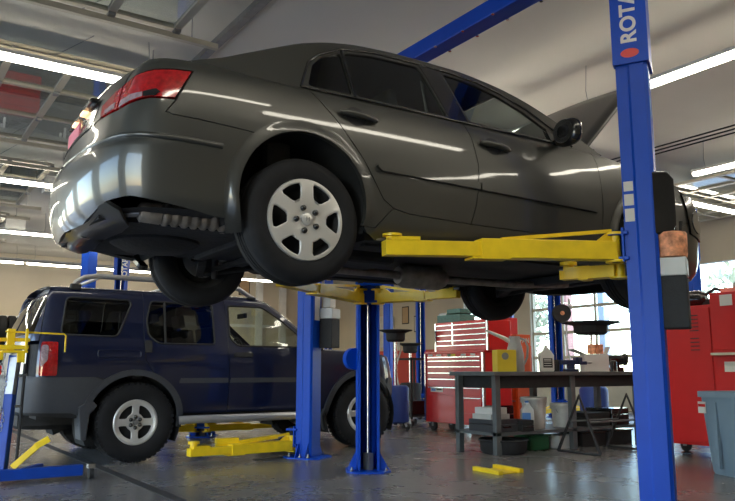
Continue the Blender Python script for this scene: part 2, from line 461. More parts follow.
    MB().lathe([(.0001, -h-.0165), (.028, -h-.0160), (.032, -h-.013), (.034, -h-.002)] if style == 'cap' else [(.0001, -h-.012), (.02, -h-.012), (.026, -h-.002), (.028, -h+.02)], axis='y', n=24).build('centre_badge' if style == 'cap' else 'hub_centre', 'alu' if style == 'cap' else 'steel', w, 40)
    if style == 'cap':
        b = MB()
        for s in (-1, 1): b.bar((s*.008, -h-.017, -.012), (s*.008+.002, -h-.017, .012), .003, .004, (0,1,0))
        b.bar((-.007, -h-.017, -.002), (.008, -h-.017, .002), .003, .004, (0,1,0)); b.build('badge_letter', 'steel', w)
    return w

# ------------------------------------------------------------------ the lifted sedan
CAR = thing('sedan', 'olive grey four-door sedan raised high on the blue lift with its bonnet open', 'car', (1.846, 4.133, 1.416), math.radians(-1.81))
ZT = [(-1.8,1.05),(-.75,1.05),(-.6,1.04),(-.45,1.015),(-.3,.99),(-.12,.975),(2.2,.975),(2.45,.955),(3.0,.89),(3.5,.82),(4.3,.78)]
RAIL = [(-.62,1.042),(-.45,1.078),(-.25,1.160),(-.1,1.228),(.1,1.318),(.3,1.378),(.5,1.412),(.8,1.43),(1.2,1.425),(1.5,1.385),(1.7,1.33),(1.95,1.22),(2.15,1.10),(2.35,.97)]
zt = lambda u: lerp_tab(ZT, u)
zr = lambda u: lerp_tab(RAIL, u)
def SG(u, z):
    b = SEDAN.P(u, zt(u)); return (b[0], b[1] - .50*(z - zt(u)) - .16*max(0, z-1.28)**1.5, z)
ARCH = (-.02, .34, .37); ARCHF = (2.73, .34, .37)
def arch_low(side_left, c, z):   # u on the arch circle at height z
    d = math.sqrt(max(0, c[2]**2 - (z-c[1])**2)); return c[0] - d if side_left else c[0] + d
def top(u0, u1, n=14, dz=0): return [(u0+(u1-u0)*k/n, zt(u0+(u1-u0)*k/n)+dz) for k in range(n+1)]
UM = SEDAN.umin; UX = SEDAN.umax
P_rdoor = [(.02,.975),(.18,.80),(.33,.612),(.40,.50),(.46,.41),(.53,.365),(.64,.345),(1.085,.335),(1.12,.45),(1.14,.58),(1.145,.71),(1.12,.87),(1.085,.975)]
P_fdoor = [(1.085,.975),(1.12,.87),(1.145,.71),(1.14,.58),(1.12,.45),(1.085,.335),(2.19,.335),(2.235,.40),(2.25,.60),(2.25,.89),(2.235,.975)]
P_quarter = top(.02, -1.06) + [(-1.075,.886),(-.925,.908),(-.815,.928),(-.711,.936),(-.618,.938),(-.70,.767),(-.748,.70),(-.715,.688),(-.5,.672)] + [(-.28,.655)] + arc(*ARCH, 128, -5)[0:] + [(arch_low(False, ARCH, .25), .25), (.42,.25),(.50,.34),(.53,.365),(.46,.41),(.40,.50),(.33,.612),(.18,.80)]
P_bumper = [(-.28,.655),(-.5,.672),(-.715,.688),(-.748,.70),(-.70,.767),(-.838,.767),(-.93,.750),(-1.06,.735),(-1.25,.728),(-1.40,.70),(UM,.69),(UM,.215),(-1.5,.205),(-1.374,.205),(-1.2,.235),(-1.064,.27),(-.9,.285),(-.76,.262),(-.6,.235),(-.47,.212),(arch_low(True, ARCH, .212), .212)] + arc(*ARCH, 200, 128)
P_rocker = [(.42,.25),(.50,.34),(.53,.365),(.64,.345),(1.085,.335),(2.19,.335),(2.235,.40),(2.36,.40),(2.37,.20),(2.30,.18),(.45,.18),(.37,.22),(.345,.25)]
P_fender = [(2.235,.975),(2.25,.89),(2.25,.60),(2.235,.40),(2.36,.40)] + arc(*ARCHF, 170, 25) + [(3.25,.58),(3.24,.66),(3.20,.80)] + [(3.20, zt(3.20))] + top(3.15, 2.3, 10)
P_fbump = arc(*ARCHF, 25, -20) + [(3.3,.17),(UX,.17),(UX,.53),(3.9,.54),(3.5,.46),(3.27,.50),(3.25,.58)]
P_head = [(3.20,.80),(3.24,.66),(3.27,.50),(3.5,.46),(3.9,.54),(3.95,.70),(3.6,.78)]
P_fascia = [(3.9,.58),(UX,.55),(UX,.78),(3.6,.78),(3.95,.70)]
P_lamp = [(-.625,.931),(-.708,.773),(-.838,.773),(-.93,.756),(-1.06,.741),(-1.077,.879),(-.925,.902),(-.815,.922),(-.711,.93)]
P_lamp2 = [(-1.085,.878),(-1.068,.741),(-1.245,.734),(-1.286,.814)]
P_trunk = [(-1.07,1.05),(-1.08,.884),(-1.292,.819),(-1.25,.734),(-1.40,.706),(UM,.695),(UM,1.05)]
H_q = roundp([(.030,1.005),(.095,1.17),(.17,1.245),(.315,1.315),(.308,1.005)], .025)
H_r = roundp([(.335,1.005),(.34,1.325),(.55,1.362),(.90,1.375),(.985,1.005)], .03)
H_f = roundp([(1.155,1.005),(1.09,1.37),(1.2,1.367),(1.35,1.345),(1.52,1.30),(1.72,1.205),(1.90,1.085),(1.97,1.005)], .03)
P_green = top(2.33, -.60, 30) + [(u, zr(u)) for u in [-.60+2.93*k/40 for k in range(41)]]
def poly_path(p): return list(p) + [p[0]]
for side in (-1, 1):
    R_ = lambda n, s, p, m, **k: panel(n, s, p, m, CAR, side, **k)
    R_('rear_quarter_panel', SEDAN.P, P_quarter, 'sedan', gap=.0025)
    R_('rear_bumper', SEDAN.P, P_bumper, 'sedan', gap=.0025, lip=.03)
    R_('rocker_panel', SEDAN.P, P_rocker, 'sedan', gap=.002, lip=.03)
    R_('front_fender', SEDAN.P, P_fender, 'sedan', gap=.0025)
    R_('front_bumper', SEDAN.P, P_fbump, 'sedan', gap=.0025)
    R_('grille_panel', SEDAN.P, P_fascia, 'gloss', gap=.0025)
    h = R_('headlamp', SEDAN.P, P_head, 'gloss', gap=.003, off=.012)
    for cx_, cz_ in ((3.40,.60),(3.66,.64)): panel('headlamp_reflector', SEDAN.P, [(cx_+.10*math.cos(t), cz_+.085*math.sin(t)) for t in [2*PI*k/18 for k in range(18)]], 'chrome', h, side, gap=0, off=.018, lip=.005)
    l = R_('tail_lamp', SEDAN.P, P_lamp, 'redlens', gap=.002, off=.004)
    for nm, pp, mm in (('reversing_lens', [(-1.05,.748),(-.93,.762),(-.87,.775),(-.87,.80),(-.94,.795),(-1.05,.785)], 'clearlens'), ('dark_lens', [(-.865,.775),(-.80,.778),(-.78,.80),(-.80,.815),(-.865,.802)], 'gloss')):
        panel(nm, SEDAN.P, pp, mm, l, side, gap=0, off=.0065, lip=.002)
    l2 = R_('lid_lamp', SEDAN.P, P_lamp2, 'redlens', gap=.002, off=.004)
    panel('reversing_lens', SEDAN.P, [(-1.10,.748),(-1.20,.745),(-1.215,.77),(-1.10,.785)], 'clearlens', l2, side, gap=0, off=.0065, lip=.002)
    R_('boot_lid_face', SEDAN.P, P_trunk, 'sedan', gap=.002)
    R_('cabin_frame', SG, P_green, 'sedan', holes=[H_q, H_r, H_f], gap=0, lip=.02)
    R_('pillar_cover', SG, [(.995,.985),(.915,1.392),(1.075,1.392),(1.14,.985)], 'gloss', gap=0, off=.003, lip=.003)
    R_('mirror_sail', SG, [(1.86,1.0),(1.86,1.10),(1.99,1.0)], 'gloss', gap=0, off=.006, lip=.006)
    R_('door_glass', SG, H_q, 'gsed', gap=-.004, off=-.008, lip=0)
    R_('door_glass', SG, H_r, 'gsed', gap=-.004, off=-.008, lip=0)
    R_('door_glass', SG, H_f, 'gsed', gap=-.004, off=-.008, lip=0)
    strip('window_trim', SG, [(-.02,.985),(.0,1.03),(.07,1.18),(.15,1.255),(.32,1.345),(.55,1.392),(.88,1.40),(1.15,1.395),(1.37,1.373),(1.55,1.325),(1.75,1.235),(1.95,1.10),(2.06,.99)], .008, 'gloss', CAR, side)
    strip('belt_trim', SG, [(-.02,.985),(1.99,.985)], .008, 'gloss', CAR, side)
    strip('window_trim', SG, [(.322,.99),(.327,1.34)], .010, 'gloss', CAR, side)
    for nm, p, hu in (('rear_door', P_rdoor, (.19,.42,.867,.850)), ('front_door', P_fdoor, (1.18,1.41,.858,.842))):
        d = R_(nm, SEDAN.P, p, 'sedan', gap=.0028)
        # moulding strip
        a, b = (.41, 1.137) if nm == 'rear_door' else (1.15, 2.185)
        z0 = .583 - .018*(a-.4); z1 = .583 - .018*(b-.4)
        pl = [(a,z0+.012),(a+.02,z0+.021),(b,z1+.021),(b,z1-.021),(a+.03,z0-.021),(a,z0)] if nm == 'rear_door' else [(a,z0+.021),(b-.03,z1+.021),(b,z1+.008),(b,z1-.012),(b-.02,z1-.021),(a,z0-.021)]
        panel('side_moulding', SEDAN.P, pl, 'sedan', d, side, gap=0, off=.020, lip=.022)
        panel('moulding_painted_shade', SEDAN.P, [(a,z0-.020),(b,z1-.020),(b,z1-.025),(a,z0-.025)], 'black', d, side, gap=0, off=.004, lip=.006)  # black strip painted in as the shade below the moulding
        # handle: grip bar over a recessed dark bowl
        mid = (hu[0]+hu[1])/2; zm = (hu[2]+hu[3])/2
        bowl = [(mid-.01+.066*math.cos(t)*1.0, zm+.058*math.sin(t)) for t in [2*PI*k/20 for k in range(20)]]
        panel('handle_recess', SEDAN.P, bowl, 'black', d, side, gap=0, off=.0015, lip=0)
        q = [SEDAN.P(hu[0]+(hu[1]-hu[0])*k/8, hu[2]+(hu[3]-hu[2])*k/8) for k in range(9)]
        MB().tube([(x, (y + .012 + .026*math.sin(PI*k/8))*side, z) for k, (x, y, z) in enumerate(q)], [.013]+[.019]*7+[.013], 10).build('door_handle', 'sedan', d, 60)
    # bumper step moulding
    strip('bumper_moulding', SEDAN.P, [(-.47,.560),(-.86,.580),(-1.02,.583),(-1.2,.578),(-1.70,.578)], .015, 'sedan', CAR, side, off=-.002, n=10)
    R_('plate_recess', SEDAN.P, [(-1.36,.71),(-1.34,.87),(UM,.88),(UM,.705)], 'gloss', gap=0, off=.003, lip=.003)
    # wheel arch lips and liners
    for c in (ARCH, ARCHF):
        def flare(u, z, c=c):
            lo = max(0, min(1, (.52-z)/.25)) if u < c[0] else 0; r = math.hypot(u-c[0], z-c[1]); t = max(0, min(1, (c[2]+.065-r)/.065)); return SEDAN.P(u, z, .002 + (.010+.024*lo)*t*t*(3-2*t))
        R_('arch_flare', flare, arc(c[0], c[1], c[2]+.062, 206, -3, 30) + arc(c[0], c[1], c[2]-.004, -15, 210, 30), 'sedan', gap=0, lip=.03, grid=.025)
        rows = []
        for k in range(25):
            a = math.radians(200 - 220*k/24)
            rows.append([(c[0]+(c[2]+.012)*math.cos(a), side*y, c[1]+(c[2]+.012)*math.sin(a)) for y in (.875, .70, .52)])
        MB().grid(rows).add([(c[0], side*.52, c[1])] + [r[2] for r in rows], [(0, i, i+1) for i in range(1, len(rows))]).build('wheel_liner', 'liner', CAR, 40)
    # mirror
    mr = MB(); cm = Vector((1.83, side*1.00, 1.005))
    rows = []
    for k in range(9):
        a = PI*k/8; r = math.sin(a)**.6 if 0 < k < 8 else .02
        xx = cm.x - .05*math.cos(a)
        rows.append([(xx, cm.y + side*.02*0 + .11*r*math.copysign(abs(math.cos(t))**.75, math.cos(t)), cm.z + .092*r*math.copysign(abs(math.sin(t))**.75, math.sin(t))) for t in [2*PI*j/20 for j in range(20)]])
    mr.grid(rows, closed=True); mm_ = mr.build('door_mirror', 'gloss', CAR, 60)
    MB().bar((1.90, side*.83, .985), (1.86, side*.95, .985), .05, .035).build('mirror_arm', 'gloss', mm_)
    MB().add([(cm.x-.047, cm.y+.085*math.cos(t), cm.z+.078*math.sin(t)) for t in [2*PI*j/20 for j in range(20)]], [tuple(range(20))]).build('mirror_glass', 'chrome', mm_)
    # dark inner body behind the panel gaps
    inner = lambda u, z: SEDAN.P(u, z, -.022)
    pin = top(2.3, -1.70, 30, -.004) + [(-1.70,.24),(-1.06,.30),(-.76,.29),(-.42,.24)] + arc(ARCH[0], ARCH[1], .385, 195, -10) + [(.40,.22),(2.34,.22)]
    R_('inner_body', inner, pin, 'black', gap=0, lip=0, grid=.09)
# roof, rear window and windscreen
def roofpt(u, a):
    """a: 0 at the rail .. 1 at the centre line"""
    z0 = zr(u); yr = SG(u, z0)[1]; crown = lerp_tab([(-.62,.004),(-.3,.02),(-.1,.036),(.1,.05),(.5,.060),(1.3,.060),(1.8,.055),(2.1,.045),(2.35,.03)], u)
    t = a*PI/2; y = yr*math.cos(t)**.85 if a < 1 else 0; z = z0 + crown*math.sin(t)**.8
    bow = lerp_tab([(-.62,-.10),(-.2,-.08),(.3,0),(1.3,0),(1.8,.08),(2.35,.14)], u)
    return (SG(u, z0)[0] + bow*math.sin(t)**1.4, y, z)
def roof_part(name, u0, u1, a0, m, nu=30, off=0):
    A = [a0 + (1-a0)*((k/14)**1.6) for k in range(15)]
    rows = []
    for i in range(nu+1):
        u = u0 + (u1-u0)*i/nu
        r = [roofpt(u, a) for a in A]
        rows.append([(x, -y, z+off) for x, y, z in r] + [(x, y, z+off) for x, y, z in r[-2::-1]])
    return MB().grid(rows).build(name, m, CAR, 60)
roof_part('roof', -.10, 1.66, 0, 'sedan', 40)
for s in (-1, 1):
    for nm, u0, u1 in (('rear_pillar', -.62, -.10), ('windscreen_pillar', 1.66, 2.35)):
        rows = []
        for i in range(21):
            u = u0+(u1-u0)*i/20; r = [roofpt(u, a) for a in (0,.02,.05,.09,.14,.2)]
            rows.append([(x, s*y, z) for x, y, z in r])
        MB().grid(rows).build(nm, 'sedan', CAR, 60)
roof_part('rear_window', -.58, -.10, .19, 'gsed', 12, -.004)
roof_part('windscreen', 1.66, 2.33, .19, 'gsed', 14, -.004)
# headliner
rows = []
for i in range(13):
    u = 0 + 1.6*i/12; rows.append([(x, s*y*.95, z-.03) for s in (-1, 1) for x, y, z in ([roofpt(u, a) for a in (.1,.4,1)] if s < 0 else [roofpt(u, a) for a in (.4,.1)])])
MB().grid(rows).build('headliner', 'headl', CAR, 60)
# boot lid top
rows = []
for i in range(25):
    u = UM + (-.58-UM)*i/24; x, y, z = SEDAN.P(u, zt(u))
    rows.append([(x, -y*math.cos(PI/2*t)**.8 if t < 1 else 0, z + .022*math.sin(PI/2*t)) for t in (0,.1,.2,.35,.55,.8,1)] + [(x, y*math.cos(PI/2*t)**.8, z + .022*math.sin(PI/2*t)) for t in (.8,.55,.35,.2,.1,0)])
MB().grid(rows).build('boot_lid', 'sedan', CAR, 60)
# engine bay under the open bonnet
rows = []
for i in range(20):
    u = 2.28 + (UX-2.28)*i/19; x, y, z = SEDAN.P(u, zt(u)); rows.append([(x, -y, z-.03), (x, -y*.5, z-.06), (x, y*.5, z-.06), (x, y, z-.03)])
MB().grid(rows).build('engine_bay', 'dark', CAR, 60)
MB().box(2.75, 3.15, -.35, .25, .55, .86).box(2.8, 3.1, -.30, .2, .86, .90).build('engine', 'dark', CAR, bevel=.02)
hd = MB(); rows = []
ang = math.radians(42)
def hoodp(l, y, off=0):
    w = 1 - .10*(l/1.0)**2
    n = .035*math.sin(PI*min(1, l*.5+.1)) + .03*(1-(y/.73)**2) + off
    return (2.26 + l*math.cos(ang) - n*math.sin(ang), y*w, .985 + l*math.sin(ang) + n*math.cos(ang))
MB().grid([[hoodp(l/12*1.0, -.73+1.46*j/12) for j in range(13)] for l in range(13)]).build('bonnet', 'sedan', CAR, 60, solid=.012)
MB().grid([[hoodp(.04+l/10*.9, -.60+1.20*j/10, -.03) for j in range(11)] for l in range(11)]).build('bonnet_liner', 'black', CAR, 60)
for s in (-1, 1): MB().bar(hoodp(.05, s*.66, -.03), hoodp(.93, s*.66, -.03), .06, .015).build('bonnet_rib', 'sedan', CAR)
MB().tube([(2.35,-.70,.97),(2.42,-.70,1.06)], .012, 8).tube([(2.35,.70,.97),(2.42,.70,1.06)], .012, 8).build('bonnet_hinge', 'dark', CAR)
# number plate and its lamps
pl = MB().box(-1.005, -.995, -.15, .15, .715, .80).build('number_plate', 'pink', CAR, bevel=.003)
for y in (-.11, .11): MB().box(-.992, -.95, y-.04, y+.04, .855, .872).build('plate_lamp', 'amber', CAR, bevel=.006)
MB().box(-.985, -.92, -.30, .30, .872, .90).build('boot_trim', 'gloss', CAR, bevel=.01)
# interior: seats, wheel
for y in (-.36, .36):
    s = MB(); s.box(.98, 1.42, y-.24, y+.24, .42, .56); R = Matrix.Rotation(math.radians(-14), 3, 'Y'); s.box(.92, 1.04, y-.23, y+.23, .52, 1.10, R, (.98, y, .52))
    st = s.build('front_seat', 'leather', CAR, bevel=.03)
    MB().box(.80, .88, y-.12, y+.12, 1.12, 1.27, R, (.84, y, 1.1)).build('headrest', 'leather', st, bevel=.03)
    MB().bar((.93, y*1.75, 1.28), (.97, y*1.9, .85), .05, .006).build('seat_belt', 'offw', st)
MB().box(.02, .40, -.62, .62, .45, .58).box(-.12, .04, -.62, .62, .50, 1.05).build('rear_seat', 'leather', CAR, bevel=.04)
for y in (-.38, .38): MB().box(-.12, -.04, y-.13, y+.13, 1.05, 1.18).build('headrest', 'leather', CAR, bevel=.03)
MB().box(1.85, 2.25, -.66, .66, .70, .93).build('dashboard', 'leather', CAR, bevel=.05)
MB().box(-.2, 2.2, -.74, .74, .24, .40).build('cabin_floor', 'dark', CAR)
# wheels
for x in (-.0, 2.73):
    for s in (-1, 1): wheel(CAR, x, s*.765, .25, s)
# underbody
ub = MB()
ub.box(-.95, 3.35, -.50, .50, .215, .25)
for s in (-1, 1): ub.box(.40, 2.33, min(s*.48, s*.80), max(s*.48, s*.80), .19, .24)
rows = []
for i in range(13):
    u = UM + (-.47-UM)*i/12; x, y, z = SEDAN.P(u, .22); rows.append([(x+.03, -y*.97, .245), (x+.03, 0, .235), (x+.03, y*.97, .245)])
ub.grid(rows); ub.build('underbody', 'dark', CAR)
# rear valance lip below the bumper
for s in (-1, 1):
    panel('bumper_valance', lambda u, z: (lambda p: (p[0]+(.235-z)*.75+.01, p[1]-(.235-z)*.4, p[2]))(SEDAN.P(u, max(z, .19), -.01 - max(0, .235-z)*.9)), [(-1.06,.265),(UM,.225),(UM,.14),(-1.35,.135),(-1.15,.165),(-1.02,.23)], 'sedan', CAR, s, gap=0, lip=.02)
for s in (-1,1): MB().bar((2.2, s*.70, .20), (.45, s*.70, .20), .05, .05).build('frame_rail', 'dark', CAR)
MB().lathe([(.0001,-.30),(.17,-.30),(.25,-.26),(.27,-.1),(.27,.02)], (-.52, .02, .46), 'z', 32).build('spare_wheel_well', 'dark', CAR, 40)
MB().box(.30, .85, -.45, .45, .13, .22).build('fuel_tank', 'dark', CAR, bevel=.03)
prof = [(.0001,-.235),(.038,-.235),(.050,-.225),(.054,-.13)]
for k in range(8):
    x0 = -.125 + k*.05; prof += [(.046, x0), (.059, x0+.015), (.059, x0+.03), (.046, x0+.045)]
prof += [(.05,.29),(.0001,.30)]
mu = MB().lathe(prof, (-.55, -.60, .250), 'x', 32).build('muffler', 'rust', CAR, 50)
MB().tube([(-.77,-.60,.25),(-.82,-.56,.25),(-.90,-.52,.24)], .024, 12).build('tail_pipe', 'steel', mu, 50)
MB().tube([(-.27,-.60,.25),(-.22,-.54,.25),(-.30,-.45,.24),(-.1,-.36,.26),(.15,-.28,.16),(.4,-.2,.11),(1.0,-.05,.13),(1.6,0,.13),(2.3,.02,.14),(2.9,.05,.18)], .028, 12).build('exhaust_pipe', 'rust', CAR, 60)
MB().lathe([(.0001,-.2),(.06,-.2),(.085,-.15),(.085,.15),(.06,.2),(.0001,.2)], (1.35, -.03, .13), 'x', 24).build('catalytic_converter', 'rust', CAR, 40)
sp = MB(); sp.bar((-.12,-.40,.21), (-.12,.40,.21), .07, .05); sp.bar((.16,-.42,.21), (.16,.42,.19), .07, .05)
sp.build('rear_subframe', 'dark', CAR, bevel=.01)
MB().bar((2.55,-.45,.17),(2.55,.45,.17),.14,.06).bar((2.95,-.45,.19),(2.95,.45,.19),.1,.05).build('front_subframe', 'dark', CAR, bevel=.01)
for s in (-1, 1):
    su = MB().bar((-.10, s*.40, .17), (-.02, s*.68, .13), .05, .035).bar((.14, s*.36, .19), (.02, s*.68, .15), .035, .03).tube([(.42, s*.52, .20), (.06, s*.66, .14)], .016, 8).build('control_arm', 'dark', CAR)
    sx, sy = -.09, s*.50
    MB().tube([(sx+.055*math.cos(a), sy+.055*math.sin(a), .19+.26*a/(2*PI*5)) for a in [2*PI*5*k/90 for k in range(91)]], .009, 6).build('coil_spring', 'dark', CAR, 60)
    MB().tube([(.06, s*.60, .10), (.04, s*.52, .55)], .022, 10).build('shock_absorber', 'dark', CAR, 50)
    MB().lathe([(.0001, -.02), (.055, -.02), (.06, .0), (.14, .0), (.14, .02), (.0001, .02)], (0, s*.665, .25), 'y', 32).build('brake_disc', 'steel', CAR, 40)
    MB().box(-.06,.07, min(s*.60,s*.67), max(s*.60,s*.67), .12, .37).build('wheel_knuckle', 'dark', CAR, bevel=.015)
    MB().box(.09,.15, min(s*.60,s*.68), max(s*.60,s*.68), .22, .36).build('brake_caliper', 'steel', CAR, bevel=.01)
    MB().bar((2.60, s*.40, .17), (2.73, s*.68, .13), .06, .04).bar((2.93, s*.38, .19), (2.76, s*.68, .14), .04, .04).build('control_arm', 'dark', CAR)
    MB().box(2.67,2.80, min(s*.58,s*.67), max(s*.58,s*.67), .13, .40).build('wheel_knuckle', 'dark', CAR, bevel=.015)
    MB().tube([(2.73, s*.60, .35), (2.72, s*.52, .85)], .03, 10).build('strut', 'dark', CAR, 50)
# side jacking tabs where pads reach
for s in (-1,1):
    for x in (.62, 2.10): MB().box(x-.05, x+.05, min(s*.70,s*.76), max(s*.70,s*.76), .165, .20).build('jacking_point', 'dark', CAR)
# ------------------------------------------------------------------ the blue four-wheel-drive
SUVS = Shell([(-1.07,0),(-1.065,.35),(-1.05,.62),(-1.01,.78),(-.93,.87),(-.74,.912),(-.3,.922),(.5,.925),(1.5,.925),(2.4,.92),(2.85,.90),(3.10,.84),(3.25,.70),(3.33,.4),(3.35,0)],
  [(.38,.09),(.46,.04),(.58,.012),(.75,0),(.92,0),(1.05,.014),(1.14,.034),(1.20,.052),(1.40,.095),(1.60,.145),(1.66,.175),(1.70,.235)],
  [(.38,.06),(.50,.0),(.80,-.02),(.84,.02),(1.16,.03),(1.25,.05),(1.45,.13),(1.60,.21),(1.66,.26),(1.70,.33)],
  [(.38,.08),(.5,.02),(.8,.0),(.95,.03),(1.05,.07),(1.14,.14),(1.7,.5)])
SUV = thing('suv', 'navy blue four-wheel-drive with silver roof rack parked on the floor', 'car', (2.26, 8.35, 0))
SRAIL = [(-2.2,1.685),(-1.2,1.69),(-.7,1.695),(1.2,1.695),(1.38,1.67),(1.55,1.57),(1.80,1.38),(2.05,1.19),(2.14,1.125),(2.3,1.115),(2.9,1.08),(3.6,1.02),(4.6,.98)]
sr = lambda u: lerp_tab(SRAIL, u)
SU, SX = SUVS.umin, SUVS.umax
SA_, SB_ = (-.03, .39), (2.67, .39)
def stop(u0, u1, n): return [(u0+(u1-u0)*k/n, sr(u0+(u1-u0)*k/n)) for k in range(n+1)]
H1 = roundp([(-.745,1.235),(-.70,1.60),(-.09,1.60),(-.07,1.56),(-.21,1.225)], .05)
H2 = roundp([(.20,1.165),(.10,1.25),(.085,1.40),(.13,1.60),(.80,1.595),(.815,1.165)], .04)
H3 = roundp([(1.08,1.155),(.985,1.24),(.985,1.595),(1.40,1.595),(1.62,1.46),(1.98,1.175),(1.97,1.155)], .04)
AO, AI = .512, .455
Q = stop(.055, -.93, 8) + [(-.95,1.2),(-.95,.83),(-.455,.83)] + arc(*SA_, AI+.03, 128, 15) + [(.06, .80)]
Q = stop(.055, -.93, 8) + [(-.95,1.2),(-.95,.83),(-.40,.83)] + arc(*SA_, AI+.03, 122, 60)
RD = [(.055, sr(.055)),(.055,1.2),(.07,1.0)] + [(.20, .80)] + arc(*SA_, AI+.05, 55, 8) + [(.965,.455),(.965,1.2),(.94,sr(.94))]
Q += [(.20,.80),(.07,1.0),(.055,1.2)]
FD = [(.94,sr(.94)),(.965,1.2),(.965,.455),(2.03,.455),(2.06,.60),(2.06,1.17)] + stop(2.05, 1.0, 12)
FN = stop(3.35, 2.07, 12) + [(2.06,.60),(2.03,.455)] + [(2.17,.455)] + arc(*SB_, AI+.03, 170, 35) + [(3.10,.80),(3.40,.80),(3.42,.95)]
RB = [(-.42,.83),(SU,.83),(SU,.53),(-.62,.50),(-.50,.46)] + arc(*SA_, AI, 176, 122)
FB = [(3.10,.80)] + arc(*SB_, AI, 35, -5) + [(3.2,.40),(SX,.42),(SX,.66),(3.45,.68),(3.40,.80)]
for side in (-1, 1):
    R_ = lambda n, s, p, m, **k: panel(n, s, p, m, SUV, side, **k)
    R_('rear_quarter_panel', SUVS.P, Q, 'suv', holes=[H1], gap=.0025)
    rd = R_('rear_door', SUVS.P, RD, 'suv', holes=[H2], gap=.0025)
    fd = R_('front_door', SUVS.P, FD, 'suv', holes=[H3], gap=.0025)
    R_('front_fender', SUVS.P, FN, 'suv', gap=.0025)
    R_('tailgate', SUVS.P, [(-.955,1.68),(-.955,1.17),(-1.12,1.17),(-1.12,.835),(SU,.835),(SU,1.68)], 'suv', holes=[roundp([(-1.06,1.24),(-1.06,1.60),(SU+.01,1.62),(SU+.01,1.22)], .03)], gap=.002)
    panel('tailgate_glass', SUVS.P, [(-1.05,1.23),(-1.05,1.61),(SU,1.62),(SU,1.21)], 'gdark', SUV, side, gap=0, off=-.006, lip=0)
    R_('rear_bumper', SUVS.P, RB, 'plastic', gap=0, off=.02, lip=.03)
    R_('front_bumper', SUVS.P, FB, 'plastic', gap=0, off=.02, lip=.03)
    R_('headlamp', SUVS.P, [(3.35,.80),(3.42,.98),(3.75,.95),(3.75,.78)], 'clearlens', gap=.003)
    R_('grille', SUVS.P, [(3.75,.68),(3.75,.98),(SX,.98),(SX,.68)], 'gloss', gap=.003)
    tl = R_('tail_lamp', SUVS.P, roundp([(-.765,.845),(-.765,1.16),(-.92,1.16),(-.92,.845)], .02), 'redlens', gap=0, off=.012, lip=.014)
    panel('reversing_lens', SUVS.P, roundp([(-.85,.98),(-.85,1.13),(-.915,1.13),(-.915,.92)], .03), 'clearlens', tl, side, gap=0, off=.015, lip=.003)
    for c, nm in ((SA_, 'f'), (SB_, 'r')):
        ring = arc(*c, AO, 180 if c is SA_ else 200, -8 if c is SA_ else 0, 30) + arc(*c, AI, 0 if c is SB_ else -8, 200 if c is SB_ else 180, 30)
        R_('wheel_arch_flare', SUVS.P, ring, 'plastic', gap=0, off=.030, lip=.045, grid=.04)
        rows = []
        for k in range(21):
            a = math.radians(205-230*k/20); rows.append([(c[0]+(AI+.03)*math.cos(a), side*y, c[1]+(AI+.03)*math.sin(a)) for y in (.90,.7,.52)])
        MB().grid(rows).add([(c[0], side*.52, c[1])] + [r[2] for r in rows], [(0, i, i+1) for i in range(1, len(rows))]).build('wheel_liner', 'liner', SUV, 40)
    R_('side_glass', SUVS.P, H1, 'gdark', gap=-.004, off=-.008, lip=0)
    panel('door_glass', SUVS.P, H2, 'gdark', rd, side, gap=-.004, off=-.008, lip=0)
    panel('door_glass', SUVS.P, H3, 'gclear', fd, side, gap=-.004, off=-.008, lip=0)
    for H, pr in ((H1, SUV), (H2, rd), (H3, fd)): strip('window_seal', SUVS.P, poly_path(H), .010, 'black', pr, side, off=.0)
    strip('window_bar', SUVS.P, [(.275,1.17),(.275,1.60)], .012, 'black', rd, side, off=-.002)
    for pr, a, b in ((rd, .42, .955), (fd, .975, 2.02)):
        panel('side_moulding', SUVS.P, [(a,.785),(a+.02,.815),(b,.815),(b,.765),(a,.765)], 'plastic', pr, side, gap=0, off=.014, lip=.016)
    panel('door_handle', SUVS.P, [(.06,1.07),(.06,1.19),(.13,1.19),(.13,1.07)], 'black', rd, side, gap=0, off=.014, lip=.016)
    panel('door_handle', SUVS.P, roundp([(1.02,1.035),(1.02,1.08),(1.24,1.08),(1.24,1.035)], .02), 'black', fd, side, gap=0, off=.028, lip=.03)
    if side < 0: strip('fuel_door_edge', SUVS.P, poly_path(roundp([(-.40,1.02),(-.40,1.09),(.02,1.09),(.02,1.02)][:4], .03)), .004, 'suv', SUV, side, off=.001)
    # mud flap
    MB().prism([(-.52,.24),(-.47,.24),(-.45,.48),(-.38,.56),(-.44,.62),(-.56,.55)], side*.72, side*.94).build('mud_flap', 'plastic', SUV, bevel=.01)
    MB().tube([(.42,side*.965,.395),(.50,side*.985,.40),(1.95,side*.985,.40),(2.03,side*.965,.395)], .042, 16).build('running_board', 'rackm', SUV, 50)
    # roof rack tube with feet
    rk = MB().tube([(-.62,side*.70,1.70),(-.60,side*.70,1.76),(-.52,side*.70,1.815),(-.40,side*.70,1.835),(.9,side*.70,1.835),(1.15,side*.69,1.80),(1.38,side*.67,1.68)], .026, 12)
    rk = rk.build('roof_rack', 'rackm', SUV, 60)
    for x in (-.60, 1.30): MB().box(x-.05, x+.05, side*.70-.035, side*.70+.035, 1.685, 1.745 if x < 0 else 1.71).build('rack_foot', 'black', rk, bevel=.01)
    MB().bar((1.98, side*.86, 1.17), (1.93, side*1.02, 1.18), .06, .04).box(1.86, 2.0, side*1.06-.10, side*1.06+.10, 1.11, 1.30).build('door_mirror', 'gloss', SUV, bevel=.02)
    inner = lambda u, z: SUVS.P(u, z, -.03)
    R_('inner_body', inner, [(3.3,1.05),(2.1,1.10),(-1.2,1.14),(-1.3,.50),(-.50,.44)] + arc(*SA_, AI+.03, 170, 5) + [(.5,.48),(2.1,.48)] + arc(*SB_, AI+.03, 170, 5) + [(3.3,.5)], 'black', gap=0, lip=0, grid=.1)
